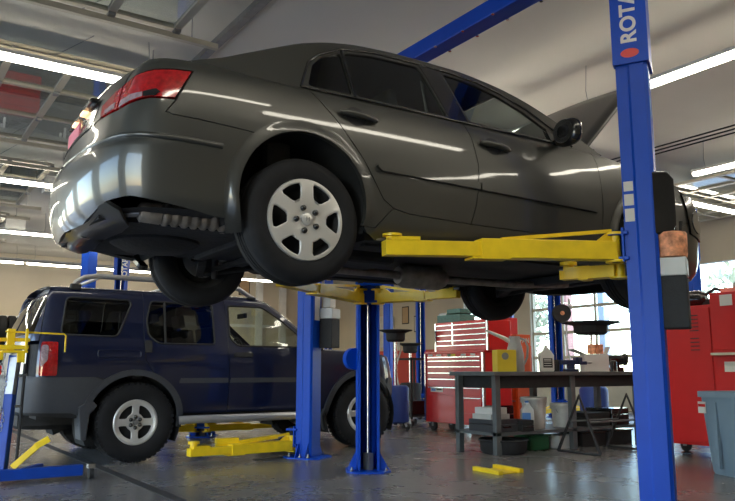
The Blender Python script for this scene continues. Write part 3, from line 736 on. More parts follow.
MB().tube([(-.35,-.70,1.835),(-.35,.70,1.835)], .018, 10).build('rack_crossbar', 'rackm', SUV, 60)
MB().tube([(.55,-.70,1.835),(.55,.70,1.835)], .018, 10).build('rack_crossbar', 'rackm', SUV, 60)
def suv_top(name, u0, u1, m, n, bow=0, crown=.045, t0=0):
    rows = []
    T = [t0 + (1-t0)*k/10 for k in range(11)]
    for i in range(n+1):
        u = u0+(u1-u0)*i/n; x, y, z = SUVS.P(u, sr(u))
        r = [(x + bow*math.sin(t*PI/2)**1.3, y*math.cos(t*PI/2)**.9 if t < 1 else 0, z + crown*math.sin(t*PI/2)**.9) for t in T]
        rows.append([(a, -b, c) for a, b, c in r] + r[-2::-1])
    return MB().grid(rows).build(name, m, SUV, 60)
suv_top('roof', SU, 1.42, 'suv', 50)
for s in (-1, 1):
    rows = []
    for i in range(13):
        u = 1.42 + .70*i/12; x, y, z = SUVS.P(u, sr(u)); rows.append([(x+.14*math.sin(t*PI/2)**1.3, s*y*math.cos(t*PI/2)**.9, z+.045*math.sin(t*PI/2)**.9) for t in (0,.04,.08,.13)])
    MB().grid(rows).build('windscreen_pillar', 'suv', SUV, 60)
suv_top('windscreen', 1.42, 2.12, 'gclear', 12, bow=.14, t0=.12)
suv_top('bonnet', 2.12, SX, 'suv', 30)
MB().box(-.9, 2.1, -.80, .80, .44, .52).box(-1.0, 3.2, -.45, .45, .36, .46).build('underbody', 'dark', SUV)
MB().lathe([(.0001,-.12),(.18,-.12),(.33,-.11),(.37,-.06),(.37,.06),(.33,.11),(.0001,.11)], (-.62, 0, .42), 'z', 32).build('spare_wheel', 'tyre', SUV, 40)
for y in (-.40, .40):
    R = Matrix.Rotation(math.radians(-12), 3, 'Y')
    st = MB().box(1.0, 1.45, y-.24, y+.24, .75, .90).box(.95, 1.07, y-.24, y+.24, .85, 1.38, R, (1, y, .85)).build('front_seat', 'leather', SUV, bevel=.03)
    MB().box(.82, .92, y-.12, y+.12, 1.40, 1.56, R, (.9, y, 1.4)).build('headrest', 'leather', st, bevel=.03)
    MB().box(.0, .12, y-.3, y+.3, .8, 1.35).build('rear_seat', 'leather', SUV, bevel=.03)
MB().box(1.80, 2.05, -.72, .72, .90, 1.14).build('dashboard', 'leather', SUV, bevel=.04)
MB().lathe([(.17,-.012),(.185,0),(.17,.012),(.155,0),(.17,-.012)], (1.62, .38, 1.12), 'x', 28).build('steering_wheel', 'black', SUV, 50)
MB().box(1.50,1.53,-.12,.12,1.52,1.58).build('rear_view_mirror', 'black', SUV, bevel=.01)
for x in (0, 2.70):
    for s in (-1, 1): wheel(SUV, x, s*.79, .388, s, R=.388, W=.25, rimR=.215, style='off')
MB().tube([(0,-.7,.388),(0,.7,.388)], .04, 12).lathe([(.0001,-.14),(.10,-.10),(.14,0),(.10,.10),(.0001,.14)], (0,0,.388), 'x', 20).build('rear_axle', 'dark', SUV, 40)
MB().bar((2.7,-.7,.388),(2.7,.7,.388),.06,.06).build('front_axle', 'dark', SUV)
# ------------------------------------------------------------------ two-post lifts
def column(parent, U, V, sgn, H=3.62, z_arm=1.50, text='ROTARY', detail=True, flip=-1):
    """channel column; sgn: +1 opens towards +V, -1 towards -V; both turned 30 degrees back"""
    c = bpy.data.objects.new('column', None); COL.objects.link(c); c.parent = parent; c.location = (U, V, 0)
    c.rotation_euler = (0, 0, 0); c.empty_display_size = .1
    ang = math.radians(30)
    o = Vector((-math.sin(ang), sgn*math.cos(ang), 0)); t = Vector((math.cos(ang), sgn*math.sin(ang), 0))
    def p(a, b, z): q = t*a + o*b; return (q.x, q.y, z)
    w, d, th = .108, .094, .008
    prof = [(-w+.034,d),(-w+.010,d),(-w+.010,.024),(-w,.010),(-w,-d+.02),(-w+.02,-d),(w-.02,-d),(w,-d+.02),(w,.010),(w-.010,.024),(w-.010,d),(w-.034,d),(w-.034,d-th),(w-th-.010,d-th),(w-th-.010,.03),(w-th,.010),(w-th,-d+.024),(w-.024,-d+th),(-w+.024,-d+th),(-w+th,-d+.024),(-w+th,.010),(-w+th+.010,.03),(-w+th+.010,d-th),(-w+.034,d-th)]
    m = MB(); n = len(prof)
    for z in (0.012, H): m.v += [p(a, b, z) for a, b in prof]
    for i in range(n): m.f.append((i, (i+1) % n, n+(i+1) % n, n+i))
    m.f.append(tuple(range(n)))
    m.build('post', 'blue', c)
    # floor plate with bolts and gussets
    bp = MB(); pl = [(-w-.09,-d-.03),(-w-.09,d+.03),(-w-.02,d+.13),(w+.02,d+.13),(w+.09,d+.03),(w+.09,-d-.03),(w+.02,-d-.12),(-w-.02,-d-.12)]
    bp.v += [p(a, b, 0) for a, b in pl] + [p(a, b, .014) for a, b in pl]; k = len(pl)
    bp.f += [tuple(range(k)), tuple(range(2*k-1, k-1, -1))] + [(i, (i+1) % k, (i+1) % k+k, i+k) for i in range(k)]
    pt = bp.build('base_plate', 'blue', c)
    for a, b in ((-w-.055, 0), (w+.055, 0), (-w-.05, -d), (w+.05, -d), (-w-.045, d+.04), (w+.045, d+.04)):
        MB().lathe([(.0001,.05),(.008,.05),(.008,.03),(.017,.03),(.017,.012)], p(a, b, 0), 'z', 8).build('anchor_bolt', 'chrome', pt, 30)
    for s in (-1, 1):
        for b in (-d+.03, .05):
            g = MB(); aa = [p(s*w, b-.005, .012), p(s*(w+.08), b-.005, .012), p(s*w, b-.005, .16), p(s*w, b+.005, .012), p(s*(w+.08), b+.005, .012), p(s*w, b+.005, .16)]
            g.add(aa, [(0,1,2),(3,5,4),(0,3,4,1),(1,4,5,2),(2,5,3,0)]); g.build('gusset', 'blue', pt)
    # inside of the channel: lifting cylinder, chain, slider blocks
    MB().tube([p(0, -.01, .05), p(0, -.01, H-.25)], .022, 12).build('cylinder_rod', 'chrome', c, 50)
    MB().bar(p(-.045, -.06, .05), p(-.045, -.06, H-.1), .035, .035).bar(p(.045, -.06, .05), p(.045, -.06, H-.1), .035, .035).build('lift_chain', 'blued', c)
    MB().bar(p(0, .03, .012), p(0, .03, .16), .09, .05).build('cylinder_foot', 'steel', c)
    if detail:
        # upper sleeve with the maker's name
        sl = MB(); q = [(-w-.015,d+.012),(-w-.015,-d-.015),(w+.015,-d-.015),(w+.015,d+.012),(w-.05,d+.012),(w-.05,d+.002),(w+.002,d+.002),(w+.002,-d-.002),(-w-.002,-d-.002),(-w-.002,d+.002),(-w+.05,d+.002),(-w+.05,d+.012)]
        z0, z1 = H-.83, H
        k = len(q); sl.v += [p(a, b, z0) for a, b in q] + [p(a, b, z1) for a, b in q]
        sl.f += [(i, (i+1) % k, k+(i+1) % k, k+i) for i in range(k)] + [tuple(range(k)), tuple(range(2*k-1, k-1, -1))]
        sv = sl.build('upper_sleeve', 'blue', c)
        if text is None: return c, p
        # lettering on the rear-facing side face (normal = -t)
        aa = -w - .0165
        X = Vector((0, 0, 1)); Z = -t; Y = Z.cross(X)
        Rm = Matrix((X, Y, Z)).transposed().to_euler()
        words_on('lettering', text, .128, 'white', sv, p(aa, -.002, z0+.13), Rm, .001, 'LEFT')
        if sgn < 0:
            X = Vector((0, 0, 1)); Z = o; Y = Z.cross(X); Rm = Matrix((X, Y, Z)).transposed().to_euler()
            words_on('lettering', text, .13, 'white', sv, p((w-.02), d+.0135, z0-.1), Rm, .001, 'LEFT')
        e = MB(); ctr = Vector(p(aa-.0005, .0, z0+.065)); yy = o
        e.add([ctr + yy*(.055*math.cos(s)) + Vector((0,0,1))*(.030*math.sin(s)) for s in [2*PI*i/24 for i in range(24)]], [tuple(range(24))])
        e.build('red_oval_emblem', 'red', sv)
    return c, p

def arm(parent, pivot, end, z, m='yellow', w=.10, h=.085, z_end=None, brace=True, pad=.06):
    """swing arm: outer box, inner box telescoped to the pad"""
    a = Vector((pivot[0], pivot[1], z)); b = Vector((end[0], end[1], z if z_end is None else z_end)); d = (b-a).normalized(); L = (b-a).length
    s = d.cross(Vector((0,0,1)))
    r = MB(); r.bar(a + d*.02, a + d*L*.62, w, h)
    o = r.build('swing_arm', m, parent, bevel=.004)
    MB().bar(a + d*L*.55 - Vector((0,0,.004)), b + Vector((0,0,-.004)), w*.78, h*.74).build('arm_extension', m, o, bevel=.003)
    MB().bar(a + d*L*.50 - Vector((0,0,h*.5)), a + d*L*.66 - Vector((0,0,h*.5)), w*1.06, .012).build('wear_plate', m, o)
    MB().lathe([(.0001,-h*.62),(.062,-h*.62),(.062,-h*.5),(.03,-h*.5),(.03,h*.9),(.062,h*.9),(.062,h*1.02),(.0001,h*1.02)], a, 'z', 20).build('arm_pivot', m, o, 40)
    if brace:
        MB().bar(a + d*.03 + Vector((0,0,h*.5+.07)), a + d*L*.52 + Vector((0,0,h*.52)), .022, .022).build('arm_brace', m, o)
        g = [a + d*.03 + Vector((0,0,h*.4)), a + d*.03 + Vector((0,0,h*.5+.08)), a + d*.16 + Vector((0,0,h*.4))]
        MB().add([q + s*.006 for q in g] + [q - s*.006 for q in g], [(0,1,2),(5,4,3),(0,3,4,1),(1,4,5,2),(2,5,3,0)]).build('arm_gusset', m, o)
    pb = MB().bar(b - d*.20 + Vector((0,0,h*.42)), b - d*.03 + Vector((0,0,h*.42)), w*.85, .022); pb.build('arm_top_plate', m, o)
    pd = MB().lathe([(.0001,0),(.035,0),(.035,pad*.5),(.055,pad*.55),(.055,pad),(.0001,pad)], b - d*.05 + Vector((0,0,h*.4)), 'z', 16).build('lift_pad', m, o, 40)
    MB().tube([b - d*.02 + s*.045 + Vector((0,0,h*.5)), b + d*.03 + s*.045 + Vector((0,0,h*.5))], .012, 8).build('stop_pin', 'steel', o)
    return o
def carriage(c, p, z0, hh=.62):
    m = MB(); w, d = .108, .094
    m.box(-.1, .1, -.05, .02, 0, hh)
    vs = [p(a, b, z) for a in (-.125, .125) for b in (d-.02, d+.10) for z in (z0-.04, z0-.018)]
    g = MB().add(vs, [(0,1,3,2),(4,6,7,5),(0,4,5,1),(2,3,7,6),(0,2,6,4),(1,5,7,3)])
    vs = [p(a, b, z) for a in (-.125, .125) for b in (d-.02, d+.10) for z in (z0+.115, z0+.137)]
    g.add(vs, [(0,1,3,2),(4,6,7,5),(0,4,5,1),(2,3,7,6),(0,2,6,4),(1,5,7,3)])
    vs = [p(a, b, z) for a in (-.125, .125) for b in (d+.003, d+.018) for z in (z0-.05, z0+.16)]
    g.add(vs, [(0,1,3,2),(4,6,7,5),(0,4,5,1),(2,3,7,6),(0,2,6,4),(1,5,7,3)])
    g.build('carriage', 'blue', c, bevel=.004)
    for q_ in (-.08, .08): MB().tube([p(q_, d+.06, z0-.05), p(q_, d+.06, z0+.15)], .025, 12).build('pivot_pin', 'black', c, 50)
    return p(-.08, d+.06, 0), p(.08, d+.06, 0)

def power_unit(name, label, U, V, z, group=None):
    t = thing(name, label, 'power unit', (U, V, z), math.radians(-60), group)
    MB().box(-.085,.085,-.09,.09,-.33,-.02).build('oil_tank', 'black', t, bevel=.008)
    MB().box(-.09,.09,-.095,.095,-.02,.09).build('pump_body', 'offw', t, bevel=.008)
    return t

# lift that carries the sedan
L1 = thing('two_post_lift', 'blue two-post lift holding up the grey sedan, nearest post lettered', 'vehicle lift', (3.86, 4.22, 0))
cA, pA = column(L1, .03, -1.48, 1)
cB, pB = column(L1, -.01, 1.48, -1)
ZA = 1.545
a1, a2 = carriage(cA, pA, ZA+.05); b1, b2 = carriage(cB, pB, ZA)
def loc(c, q): return (q[0]+c.location.x, q[1]+c.location.y)
def carpt(x, y):
    a = math.radians(-1.81); return (1.846+x*math.cos(a)-y*math.sin(a)-3.86, 4.133+x*math.sin(a)+y*math.cos(a)-4.22)
arm(L1, loc(cA, a1), carpt(.47, -.885), 1.615, h=.112, pad=.03, z_end=1.560)
arm(L1, loc(cA, a2), carpt(1.93, -.80), 1.515, h=.08, brace=False, pad=.05)
arm(L1, loc(cB, b1), carpt(.62, .73), ZA)
arm(L1, loc(cB, b2), carpt(2.30, .72), ZA-.0)
MB().box(-.08,.08,-1.62,1.62,3.62,3.76).build('crossbeam', 'blue', L1, bevel=.01)
for k in range(9):
    for s in (-1, 1): MB().lathe([(.0001,-.006),(.014,-.006),(.014,0),(.0001,0)], (s*.08, -1.4+k*.35, 3.62), 'z', 8).build('beam_bolt', 'chrome', L1, 30)
for k, (z, h, m) in enumerate(((1.98,.06,'green'),(1.89,.07,'paper'),(1.79,.08,'paper'))):
    # stickers on the near column's rear-facing side
    q = [pA(-.0975, .030, z), pA(-.0975, .085, z), pA(-.0975, .085, z+h), pA(-.0975, .030, z+h)]
    r = [pA(-.100, .030, z), pA(-.100, .085, z), pA(-.100, .085, z+h), pA(-.100, .030, z+h)]
    MB().add(r+q, [(0,1,2,3),(7,6,5,4),(0,4,5,1),(1,5,6,2),(2,6,7,3),(3,7,4,0)]).build('instruction_sticker', 'paper', cA)
for z in (2.62, 2.44):
    q = [pA(-.09+.0, -.094, z), pA(-.02, -.094, z), pA(-.02, -.094, z+.13), pA(-.09, -.094, z+.13)]; r = [pA(-.09, -.097, z), pA(-.02, -.097, z), pA(-.02, -.097, z+.13), pA(-.09, -.097, z+.13)]
    MB().add(r+q, [(0,1,2,3),(7,6,5,4),(0,4,5,1),(1,5,6,2),(2,6,7,3),(3,7,4,0)]).build('warning_sticker', 'bluel', cA)
pu = power_unit('power_unit', 'white and black hydraulic unit on the nearest blue post below an orange wrapped drum', 3.975, 2.615, 1.47)
tub = MB().lathe([(.0001,0),(.085,0),(.09,.02),(.092,.14),(.085,.15),(.0001,.15)], (3.965, 2.60, 1.565), 'z', 28).build('wrapped_drum', 'orangep', None, 40); tag(tub, 'orange striped drum on the white hydraulic unit beside the nearest post', 'drum')
bx = MB().prism([(-.10,-.19),(.03,-.19),(.06,-.13),(.06,.15),(.02,.20),(-.10,.20)], -.09, .07).build('control_box', 'gloss', None, bevel=.012); bx.location = (3.955, 2.65, 1.89); bx.rotation_euler = (0,0,math.radians(-36))
tag(bx, 'black box with cut corners on the nearest blue post, above the orange drum', 'control box')
MB().tube([(.02,-.02,-.14),(.10,-.02,-.17),(.11,-.02,-.10)], .012, 8).build('cable', 'black', bx, 50)

# the lift over the blue four-wheel-drive
L2 = thing('two_post_lift', 'blue two-post lift with lowered yellow arms around the blue SUV', 'vehicle lift', (3.9, 8.35, 0))
c2, p2 = column(L2, 0, -1.46, 1, text='ROTARY LIFT'); c3, p3 = column(L2, 0, 1.48, -1, text='ROTARY LIFT')
e1, e2 = carriage(c2, p2, .12+.04); MB().lathe([(.0001,-.03),(.10,-.03),(.10,.03),(.0001,.03)], (.02,0,1.0), 'y', 24).build('cable_cover', 'blue', cB, 40).location = pB(-.15, .0, 0); f1, f2 = carriage(c3, p3, .16)
arm(L2, loc(c2, e1), (-1.28, -1.42), .125, w=.12, h=.10)
arm(L2, loc(c2, e2), (.55, -.45), .125)
o_ = arm(L2, loc(c3, f1), (-.95, 1.40), .125)
arm(L2, loc(c3, f2), (1.0, 1.30), .125)
MB().bar((-.95,-1.28,.20),(-.72,-1.30,.20),.07,.05).build('spare_adapter', 'yellow', L2, bevel=.004)
MB().bar((-.95,-1.28,.15),(-.30,-1.34,.22),.05,.04).build('arm_brace', 'yellow', L2, bevel=.004)
MB().box(-.11,.11,-1.6,1.6,3.62,3.80).build('crossbeam', 'blue', L2, bevel=.01)
q = [p2(-.055, -.094, 1.42), p2(.055, -.094, 1.42), p2(.055, -.094, 1.68), p2(-.055, -.094, 1.68)]; r = [p2(-.055, -.097, 1.42), p2(.055, -.097, 1.42), p2(.055, -.097, 1.68), p2(-.055, -.097, 1.68)]
MB().add(r+q, [(0,1,2,3),(7,6,5,4),(0,4,5,1),(1,5,6,2),(2,6,7,3),(3,7,4,0)]).build('notice_sheet', 'paper', c2)
power_unit('power_unit', 'white pump and black tank on the blue post beside the SUV', 4.10, 6.82, 1.46)
MB().box(-.05,.05,-.06,.06,.10,.26).build('motor', 'paper', bpy.data.objects['power_unit.001'], bevel=.01)

# the other lifts of the hall
for i, (U, V, lab) in enumerate(((3.9, 12.7, 'blue lift whose posts rise behind the roof of the blue SUV'),
                  (3.9, 18.3, 'single blue post with dark top far behind the SUV roof'),
                  (11.1, 8.4, 'blue lift by the right-hand glazed doors, beyond the workbench'),
                  (11.1, 12.65, 'blue lift standing behind the red tool chest'),
                  (11.1, 17.0, 'farthest blue lift, near the cream wall with the red band'))):
    L = thing('two_post_lift', lab, 'vehicle lift', (U, V, 0)); HH = 3.5
    for s in ((-1, 1) if i != 1 else (-1,)):
        c, p = column(L, 0, s*1.5, -s, H=HH, text='ROTARY LIFT' if i == 0 else None, detail=True)
        g1, g2 = carriage(c, p, .18)
        arm(L, loc(c, g1), (-.9, s*1.35), .14); arm(L, loc(c, g2), (.9, s*1.3), .14)
# ------------------------------------------------------------------ the hall
CE = 4.2; UL, UR, VB, VF = -2.8, 14.0, -5.0, 23.0
struct(MB().box(UL-.2, UR+.2, VB-.2, VF+.2, -.25, 0).build('floor', 'floor'))
struct(MB().box(UL-.2, UR+.2, VB-.2, VF+.2, CE, CE+.2).build('ceiling', 'ceil'))
struct(MB().box(1.86, 1.94, 2.0, VF-1, 0, .003).box(10.3,10.36,3,VF-1,0,.003).build('trim_1', 'black'))
LD = [(-1.1,1.9),(3.1,6.1),(7.3,10.3),(11.5,14.5),(15.7,18.7),(19.8,22.7)]
RD_ = [(5.2,8.7),(9.35,13.3),(14.1,15.85)]
def wall_u(name, U0, U1, doors, top=3.05, red=False):
    m = MB(); v = VB
    for a, b in doors:
        m.box(U0, U1, v, a, 0, CE); m.box(U0, U1, a, b, top, CE); v = b
    m.box(U0, U1, v, VF, 0, CE)
    return struct(m.build(name, 'cream'))
wall_u('wall_left', UL-.2, UL, LD); wall_u('wall_right', UR, UR+.2, RD_)
struct(MB().box(UL-.2, UR+.2, VF, VF+.2, 0, CE).build('wall_far', 'cream'))
struct(MB().box(UL-.2, UR+.2, VB-.2, VB, 0, CE).build('wall_near', 'cream'))
m = MB(); v = VB
for a, b in RD_: m.box(UR-.012, UR, v, a, 0, 1.5); v = b
m.box(UR-.012, UR, v, VF, 0, 1.5); struct(m.build('trim_2', 'wred'))
m = MB()
for U in (5.4, 11.0, 11.9): m.box(U-.12, U+.12, VF-.10, VF, 0, CE)
m.box(UL, UR, VF-.03, VF, 2.32, 2.42); struct(m.build('trim_3', 'lampw'))
struct(MB().box(-60, UL-.2, -60, 80, -.10, -.03).box(UR+.2, 70, -60, 80, -.10, -.03).build('outdoor_ground', 'ground'))
DN = [0]
def glazed_door(o, nu, nv, du, dv, mk, solid_rows=0):
    """a sectional door: nu sections of width du, nv panes of width dv; mk(a, b, c) -> world"""
    DN[0] += 1
    fr = MB(); pn = MB()
    W = .035
    def bx(m, a0, a1, b0, b1, c0, c1):
        vs = [mk(a, b, c) for a in (a0, a1) for b in (b0, b1) for c in (c0, c1)]
        m.add(vs, [(0,1,3,2),(4,6,7,5),(0,4,5,1),(2,3,7,6),(0,2,6,4),(1,5,7,3)])
    for i in range(nu+1): bx(fr, i*du-W, i*du+W, 0, nv*dv, -.02, .02)
    for j in range(nv+1): bx(fr, 0, nu*du, j*dv-W*.8, j*dv+W*.8, -.022, .022)
    d = struct(fr.build('door_%d' % DN[0], 'alup'))
    if solid_rows: q = MB(); bx(q, 0, solid_rows*du, 0, nv*dv, -.012, .012); struct(q.build('door_bottom_panel', 'alup', d))
    bx(pn, solid_rows*du, nu*du, 0, nv*dv, -.004, .004); struct(pn.build('door_pane', 'gdoor', d))
    return d
# opened doors lying under the ceiling on the left, with their tracks, hinges and openers
for k, (a, b) in enumerate(LD):
    w = b - a; z = 3.93
    d = glazed_door(None, 7, 3, .575, w/3, lambda p, q, c, a=a: (-1.98+p, a+q, z+c))
    for v in (a-.03, b+.03):
        struct(MB().box(UL, 2.45, v-.018, v+.018, z-.09, z-.04).box(UL, 2.45, v-.025, v+.025, z-.093, z-.088).build('door_track', 'alup', d))
        struct(MB().bar((2.2, v, z-.07), (2.2, v, CE), .03, .004).bar((-.3, v, z-.07), (-.3, v, CE), .03, .004).bar((1.2, v, z-.07), (1.6, v, CE), .03, .004).build('track_hanger', 'steel', d))
    for i in range(8):
        for v in (a+.0, b-.0, a+w/3, a+2*w/3): struct(MB().box(-1.98+i*.575-.03, -1.98+i*.575+.03, v-.04, v+.04, z-.05, z-.02).build('door_hinge', 'steel', d))
    t = thing('door_opener', ('door opener rail under the ceiling over %s' % ['the foremost left bay', 'the grey sedan', 'the blue SUV', 'the bay behind the SUV', 'the second bay behind the SUV', 'the farthest left bay'][k]), 'door opener', (0, (a+b)/2, 4.03), 0, 'door openers')
    MB().box(-2.4, 2.2, -.03, .03, -.04, .03).build('rail', 'steel', t); MB().box(2.2, 2.6, -.13, .13, -.2, .08).build('motor_box', 'offw', t, bevel=.01)
    MB().bar((2.4, 0, .05), (2.4, 0, .17), .03, .03).build('hanger', 'steel', t)
# right wall: closed glazed doors, one of them open
glazed_door(None, 5, 4, .6, .9875, lambda p, q, c: (UR+.1+c, 9.35+q, p), 1)
glazed_door(None, 5, 2, .6, .875, lambda p, q, c: (UR+.1+c, 14.1+q, p), 1)
d = glazed_door(None, 5, 4, .6, .875, lambda p, q, c: (13.6-p, 5.2+q, 3.85+c))
for v in (5.17, 8.73): struct(MB().box(10.4, UR, v-.03, v+.03, 3.75, 3.81).build('door_track', 'alup', d))
struct(MB().box(UR+.06, UR+.14, 5.2, 8.7, 0, .6).build('door_lower_leaf', 'alup', d))
# ceiling conduit
for k in range(3):
    tag(MB().tube([(9.2+.15*k, 2.5, 4.08), (9.2+.15*k, 15, 4.08)], .012, 8).build('ceiling_conduit', 'dark'), ['conduit pipe nearest the middle of the hall, along the right ceiling', 'middle one of three conduit pipes along the right ceiling', 'outermost of three conduit pipes along the right ceiling'][k], 'pipe', 'conduits along the right ceiling')
tag(MB().tube([(-2.8, 17.6, 3.3), (6, 17.6, 3.3), (6, 17.6, 4.2)], .03, 8).build('sprinkler_pipe', 'steel'), 'grey pipe running below the ceiling lights beyond the SUV roof', 'pipe')
tag(MB().box(.55, .63, -1, 14, 4.11, 4.2).box(2.62, 2.70, -1, 14, 4.14, 4.2).build('ceiling_channel', 'steel'), 'steel support channels fixed along the ceiling above the left doors', 'channel')

# fluorescent strips
def strip_light(U, V, z, ln, along, label, group):
    t = thing('ceiling_light', label, 'ceiling light', (U, V, z), 0 if along == 'u' else PI/2, group)
    h = ln/2
    MB().prism([(-.045,.026),(.045,.026),(.03,.07),(-.03,.07)], -h, h, 'x').build('lamp_housing', 'lampw', t)
    MB().prism([(-.035,.025),(-.05,.0),(-.04,-.022),(.04,-.022),(.05,.0),(.035,.025)], -h+.02, h-.02, 'x').build('light_diffuser', 'lens', t)
    for x in (-h+.2, h-.2):
        MB().tube([(x, 0, .07), (x+.02, 0, .2), (x, 0, CE-z)], .004, 5).build('hanging_wire', 'steel', t)
    return t
ordn = ['first', 'second', 'third', 'fourth', 'fifth', 'sixth']
for V, us, nm in ((7.1, (-1.35, 1.10, 5.6, 8.05, 11.9), 'row above the blue SUV'), (12.0, (-.8, 1.65, 6.2, 8.65), 'row just behind the SUV'), (16.6, (-.55, 1.90, 4.35, 6.8, 9.25), 'second row behind the SUV'), (21.2, (-.4, 2.05, 4.5, 6.95, 9.4), 'farthest row by the cream wall')):
    for i, U in enumerate(us): strip_light(U, V, 3.72 if V != 21.2 else 3.70, 2.40, 'u', 'white fluorescent strip, %s from left, %s' % (ordn[i], nm), 'fluorescent strips across the hall')
for U, vs, nm in ((6.27, (-1.35, 1.10, 3.55, 6.0), 'line behind the lettered post'), (9.8, (2.35, 4.8), 'line over the red lockers')):
    for i, V in enumerate(vs): strip_light(U, V, 3.72, 2.40, 'v', 'white fluorescent strip, %s from near end, %s' % (ordn[i], nm), 'fluorescent strips along the hall')
strip_light(1.2, 1.6, 3.72, 2.4, 'u', 'white fluorescent strip added for light above and behind the viewer, out of view', 'fluorescent strips across the hall')  # unseen lamp, added for the light it gives
strip_light(3.7, 1.0, 3.9, 2.4, 'u', 'second white fluorescent strip added for light above the viewer, out of view', 'fluorescent strips across the hall')  # another added lamp out of frame, there to brighten the hall

# ------------------------------------------------------------------ workbench and what stands on it
WB = thing('workbench', 'long grey steel workbench with lower shelf right of the red tool chest', 'workbench', (5.62, 5.88, 0))
MB().box(-.05, 2.65, -.04, .70, .835, .88).build('worktop', 'bench', WB, bevel=.006)
MB().box(.10, 2.55, .02, .64, .70, .835).build('drawer_box', 'black', WB)
for x in (.0, 1.20, 2.40):
    for y in (0, .60): MB().box(x, x+.075, y, y+.06, 0, .835).build('leg', 'bench', WB, bevel=.004)
MB().box(.0, 2.5, .0, .66, .20, .235).build('lower_shelf', 'bench', WB)
def at(U, V, z): return (U, V, z)
j = thing('funnel_jug', 'grey plastic jug with long pale spout on the workbench', 'jug', (6.17, 6.12, .88), math.radians(146))
MB().lathe([(.0001,0),(.10,0),(.105,.02),(.10,.20),(.075,.30),(.062,.36),(.062,.40),(.055,.40),(.055,.36),(.0001,.3)], (0,0,0), 'z', 28).build('jug_body', 'jug', j, 40)
MB().tube([(.03,0,.33),(.12,0,.38),(.33,0,.47)], [.032,.024,.014], 10).build('spout', 'offw', j, 50)
MB().tube([(-.06,0,.38),(-.12,0,.36),(-.15,0,.28),(-.14,0,.16),(-.10,0,.08)], .013, 8).build('handle', 'jug', j, 50)
b = thing('yellow_parts_box', 'yellow box with a dark round mark, beside the grey jug', 'box', (5.93, 6.05, .88), math.radians(-25))
MB().box(-.11,.11,-.09,.09,0,.24).build('box_body', 'yellowp', b, bevel=.004); MB().lathe([(.0001,0),(.04,0),(.04,.004),(.0001,.004)], (-.02,-.095,.17), 'y', 20).build('round_mark', 'steel', b)
b = thing('oil_jug', 'white plastic oil jug with printed label on the workbench', 'jug', (6.61, 6.05, .88), math.radians(-34)); b.scale = (.9,.9,.9)
bm_ = MB().prism([(-.085,0),(.085,0),(.09,.02),(.09,.21),(.05,.27),(.03,.28),(.03,.31),(-.03,.31),(-.03,.28),(-.075,.24),(-.09,.20),(-.09,.02)], -.055, .055); bm_.build('jug_body', 'white', b, bevel=.012)
MB().lathe([(.0001,0),(.024,0),(.024,.025),(.0001,.03)], (0,0,.31), 'z', 16).build('cap', 'offw', b, 40); MB().box(-.055,.065,-.060,-.056,.05,.17).build('label_patch', 'black', b)
for z in (.07,.10,.13,.15): MB().box(-.045,.05,-.0615,-.0595,z,z+.010).build('label_print', 'white', b)
MB().tube([(-.06,0,.25),(-.10,0,.22),(-.10,0,.14),(-.085,0,.11)], .012, 8).build('handle', 'white', b, 50)
v = thing('bench_vise', 'dark blue bench vise on the workbench', 'vise', (6.97, 6.0, .88), math.radians(-30)); v.scale = (.8,.8,.8)
MB().box(-.10,.10,-.08,.08,0,.04).box(-.05,.05,-.05,.05,.04,.12).box(-.16,.06,-.06,.06,.10,.17).build('vise_base', 'navy', v, bevel=.01)
MB().box(.06,.10,-.07,.07,.10,.21).box(.12,.16,-.07,.07,.10,.21).box(.10,.24,-.035,.035,.10,.15).build('vise_jaw', 'navy', v, bevel=.008)
MB().tube([(.24,0,.125),(.30,0,.125)], .012, 8).tube([(.29,-.08,.125),(.29,.08,.125)], .007, 8).build('vise_handle', 'steel', v)
b = thing('white_carton', 'white carton with open flaps and an orange packet on top', 'box', (7.46, 6.05, .88), math.radians(-32))
MB().box(-.15,.15,-.10,.10,0,.21).build('carton_body', 'white', b, bevel=.003); MB().bar((-.14,0,.21),(-.29,-.02,.27),.18,.008).build('carton_flap', 'offw', b); MB().bar((.14,0,.205),(.18,0,.30),.15,.008).build('carton_flap', 'offw', b)
tag(MB().box(7.40, 7.56, 5.98, 6.10, 1.095, 1.21).build('orange_packet', 'orangep', None, bevel=.006), 'orange packet lying on the white carton', 'packet')
g = thing('bench_grinder', 'small dark bench grinder at the right end of the workbench', 'grinder', (7.93, 6.1, .88), math.radians(-30))
MB().box(-.08,.08,-.07,.07,0,.05).box(-.04,.04,-.04,.04,.05,.10).lathe([(.0001,-.09),(.06,-.09),(.07,0),(.06,.09),(.0001,.09)], (0,0,.14), 'x', 20).build('motor_body', 'gloss', g, 40)
for s in (-1,1): MB().lathe([(.0001,-.012),(.075,-.012),(.075,.012),(.0001,.012)], (s*.13,0,.15), 'x', 24).build('grinding_wheel', 'black', g, 40)
for U, V, c, l in ((6.36,6.3,'bluep','small blue tin behind the gap between grey jug and white oil jug'), (6.88,6.15,'black','small black can between the white oil jug and the vise'), (7.76,6.0,'gloss','small glossy black can just left of the bench grinder')):
    t = MB().lathe([(.0001,0),(.045,0),(.045,.12),(.03,.14),(.0001,.14)], (U, V, .88), 'z', 16).build('small_can', c, None, 40); tag(t, l, 'can', 'cans on the workbench')
